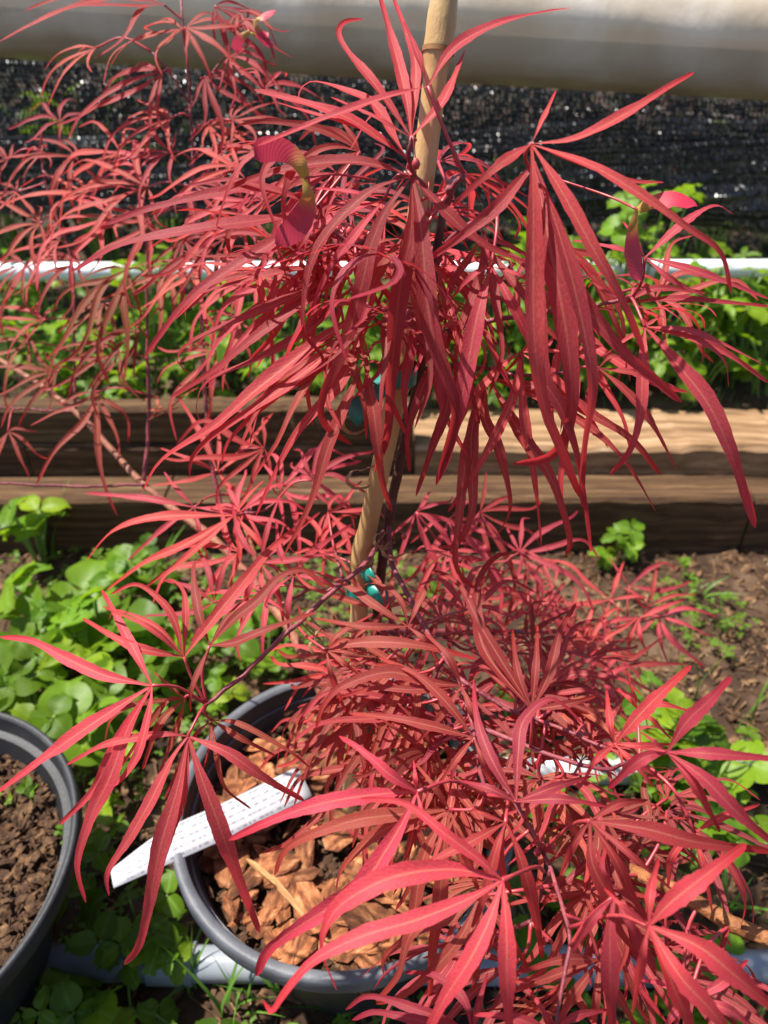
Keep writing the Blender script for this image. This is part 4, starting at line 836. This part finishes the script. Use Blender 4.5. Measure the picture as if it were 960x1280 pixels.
# in the raised bed
rb = random.Random(5)
ORD = ('first second third fourth fifth sixth seventh eighth ninth tenth eleventh twelfth thirteenth fourteenth fifteenth sixteenth seventeenth eighteenth nineteenth twentieth').split()
ROWS = ('the bed row nearest the timber', 'the second bed row', 'the bed row under the pipe', 'the bed row behind the pipe')
for row in range(4):
    cand = []
    for k in range(23):
        x = -1.0+2.0*k/22+rb.uniform(-.04, .04)
        y = (1.25, 1.33, 1.40, 1.53)[row]+rb.uniform(-.025, .025)+(.055 if x > .02 else 0)
        cand.append((x, y))
    cand = sorted(q for q in cand if abs(q[0]) < .56*(q[1]*math.cos(PITCH)+.5*math.sin(PITCH))+.03)
    for k, (x, y) in enumerate(cand):
        sd_ += 1; right = x > .25
        clover(x, y, BED_Z-.005, rb.randint(8, 11), .07, (.10, .17, .15, .12)[row]*(1.6 if right else 1.2)*rb.choice((.5, .7, .9, 1.0, 1.3)), (.042 if right else .030)*rb.uniform(.85, 1.2),
               ('broad-leaved' if right else 'small-leaved')+' green clump, '+ORD[k]+' from the left in '+ROWS[row],
               group=('broad green plants in the raised bed' if right else 'small green plants in the raised bed'), cat='plant', seed=sd_, dark=.15, name='bed_plant')
# taller plants seen through the net
for (x, y, h) in [(-.95, 1.95, .50), (-.75, 2.05, .42), (-1.15, 2.1, .52), (-.55, 1.9, .36), (-.3, 2.0, .30), (.9, 2.1, .35), (.4, 2.1, .3)]:
    sd_ += 1; clover(x, y, BED_Z, 26, .13, h, .035, 'leafy green plant behind the black net, '+ORD[int(sum(q < x for q in (-.95, -.75, -1.15, -.55, -.3, .9, .4)))]+' from the left', cat='plant', group='plants behind the net', seed=sd_, dark=.2, name='bed_plant')

# shrubs added beyond the net to keep the view through it dark
for k in range(7):
    x = -1.29+k*.43; r = random.Random(400+k); root = empty('backdrop_shrub', (x, 2.35, 0)); tag(root, ORD[k]+' dark leafy shrub from the left, added as a dark backdrop to the black net', 'shrub', 'backdrop shrubs beyond the net')
    b = MB()
    for q in range(1500):
        p = Vector((r.gauss(0, .17), r.gauss(0, .13), .55+r.gauss(0, .22)))
        if p.z < .05: continue
        u = rvec(1).normalized()*.022; v = u.orthogonal().normalized()*.011; k0 = len(b.v); b.v += [p-u, p-v, p+u, p+v]; b.f.append((k0, k0+1, k0+2, k0+3))
    link('crown', b.mesh('crown', M_BUSH), root); b = MB(); b.tube([Vector((0, 0, 0)), Vector((.02, 0, .3)), Vector((0, .02, .7))], .015, 6); b.uv = []; link('trunk', b.mesh('trunk', M_WOOD), root)
# grass
def blades(name, root, specs, r):
    b = MB()
    for (p, h, lean, wd) in specs:
        base = len(b.v); n = 6; side = Vector((-lean.y, lean.x, 0)); side = side.normalized()*wd if side.length > 1e-6 else Vector((wd, 0, 0))
        for i in range(n+1):
            s = i/n; c = p+Vector((0, 0, h*s))+lean*(s*s); ww = side*(1-s**1.6)
            b.v += [c-ww, c+ww+Vector((0, 0, wd*.3))]
        for i in range(n): q = base+2*i; b.f.append((q, q+1, q+3, q+2))
    o = link(name, b.mesh(name, M_GRASS), root); return o
def tuft(px, py, n, h, label, spread=.02, wd=.0022, lean=.05):
    p = at_z(px, py, 0); r = random.Random(int(px*3+py)); root = empty('grass_tuft', (p.x, p.y, 0)); tag(root, label, 'grass', 'grass tufts on the soil')
    for k in range(n):
        a = r.uniform(0, 6.28)
        blades('blade', root, [(Vector((r.uniform(-spread, spread), r.uniform(-spread, spread), -.005)), h*r.uniform(.6, 1.1), Vector((math.cos(a), math.sin(a), 0))*lean*r.uniform(.4, 1.4), wd*r.uniform(.7, 1.2))], r)
tuft(905, 800, 6, .08, 'short grass blades on bare soil at the right edge'); tuft(868, 742, 5, .05, 'tiny grass tuft on bare soil before the timber at right'); tuft(850, 860, 4, .13, 'tall grass blades on bare soil right of the maple'); tuft(940, 900, 5, .12, 'grass blades at the right edge beside bare soil'); tuft(400, 1262, 9, .09, 'grass tuft at the bottom before the bark-filled pot')
tuft(300, 1250, 8, .09, 'grass tuft in front of the grey pipe'); tuft(240, 1215, 5, .08, 'thin grass tuft beside the grey pipe'); tuft(210, 740, 5, .12, 'broad bright grass blades in front of the timber edging', wd=.0055); tuft(60, 690, 4, .13, 'arching grass blades among clover at far left', wd=.005)
tuft(470, 1275, 7, .06, 'grass tuft beneath the red lobes at the bottom edge'); tuft(345, 1275, 7, .07, 'low grass tuft at the bottom edge left of the pot'); tuft(730, 1250, 7, .07, 'grass tuft under the red leaves at lower right'); tuft(890, 1130, 7, .07, 'grass tuft below the thick tan branch')
# lawn beyond the net
r = random.Random(9); sp = []
for k in range(9000):
    x = r.uniform(-1.9, 1.9); y = r.uniform(1.45, 2.6) if k > 2200 else r.uniform(1.25, 1.6); a = r.uniform(0, 6.28)
    sp.append((Vector((x, y, BED_Z-.01+bed_h(x, y))), r.uniform(.02, .06), Vector((math.cos(a), math.sin(a), 0))*r.uniform(.005, .03), .0018))
o = blades('bed_grass', None, sp, r); tag(o, 'short green grass covering the bed beneath and beyond the net', 'grass', kind='stuff')
# ground litter and low ground cover
b = MB(); r = random.Random(31)
for k in range(12000):
    x = r.uniform(-.95, .95); y = r.uniform(-.05, 1.02); l = r.choice((.003, .004, .005, .007, .010, .016))
    add_shard(b, Vector((x, y, ground_h(x, y)+.003)), l, l*r.uniform(.12, .5), .0015, r)
for k in range(1500):
    x = r.uniform(-.95, .95); y = r.uniform(-.05, 1.02); a = r.uniform(0, 6.28); l = r.uniform(.02, .06); c = Vector((x, y, ground_h(x, y)+.004)); d = Vector((math.cos(a), math.sin(a), r.uniform(-.1, .15)))*l
    b.tube([c-d*.5, c+rvec(.003), c+d*.5], r.uniform(.0006, .0016), 4)
b.uv = []
o = link('soil_litter', b.mesh('soil_litter', M_LITTER, smooth=False)); tag(o, 'dry bark crumbs and straw scattered over the soil', 'litter', kind='stuff')
b = MB(); r = random.Random(33)
for k in range(3400):
    x = r.uniform(-.95, .95); y = r.uniform(.0, 1.0)
    if noise.noise((x*3, y*3, 11))+(.3 if x < .05 else -.15)-(.5 if x > .2 and y > .62 else 0) < 0: continue
    h = r.uniform(.008, .035); c = Vector((x, y, ground_h(x, y)+h)); a = r.uniform(0, 6.28); s_ = r.uniform(.006, .012); base = len(b.v)
    tl = rvec(.5)
    for q in range(3):
        t_ = a+q*2.094; u = Vector((math.cos(t_), math.sin(t_), tl.x*.6)); v = Vector((-math.sin(t_), math.cos(t_), tl.y*.6)); k0 = len(b.v)
        b.v += [c, c+u*s_*.55-v*s_*.4, c+u*s_*1.1, c+u*s_*.55+v*s_*.4]; b.uv += [(.5, 0), (.1, .2), (.5, .5), (.9, .2)]; b.f.append((k0, k0+1, k0+2, k0+3))
o = link('ground_cover', b.mesh('ground_cover', M_CLOVER), color=(.4, .1, 0, 1)); tag(o, 'tiny green weeds spreading over the soil', 'weeds', kind='stuff')
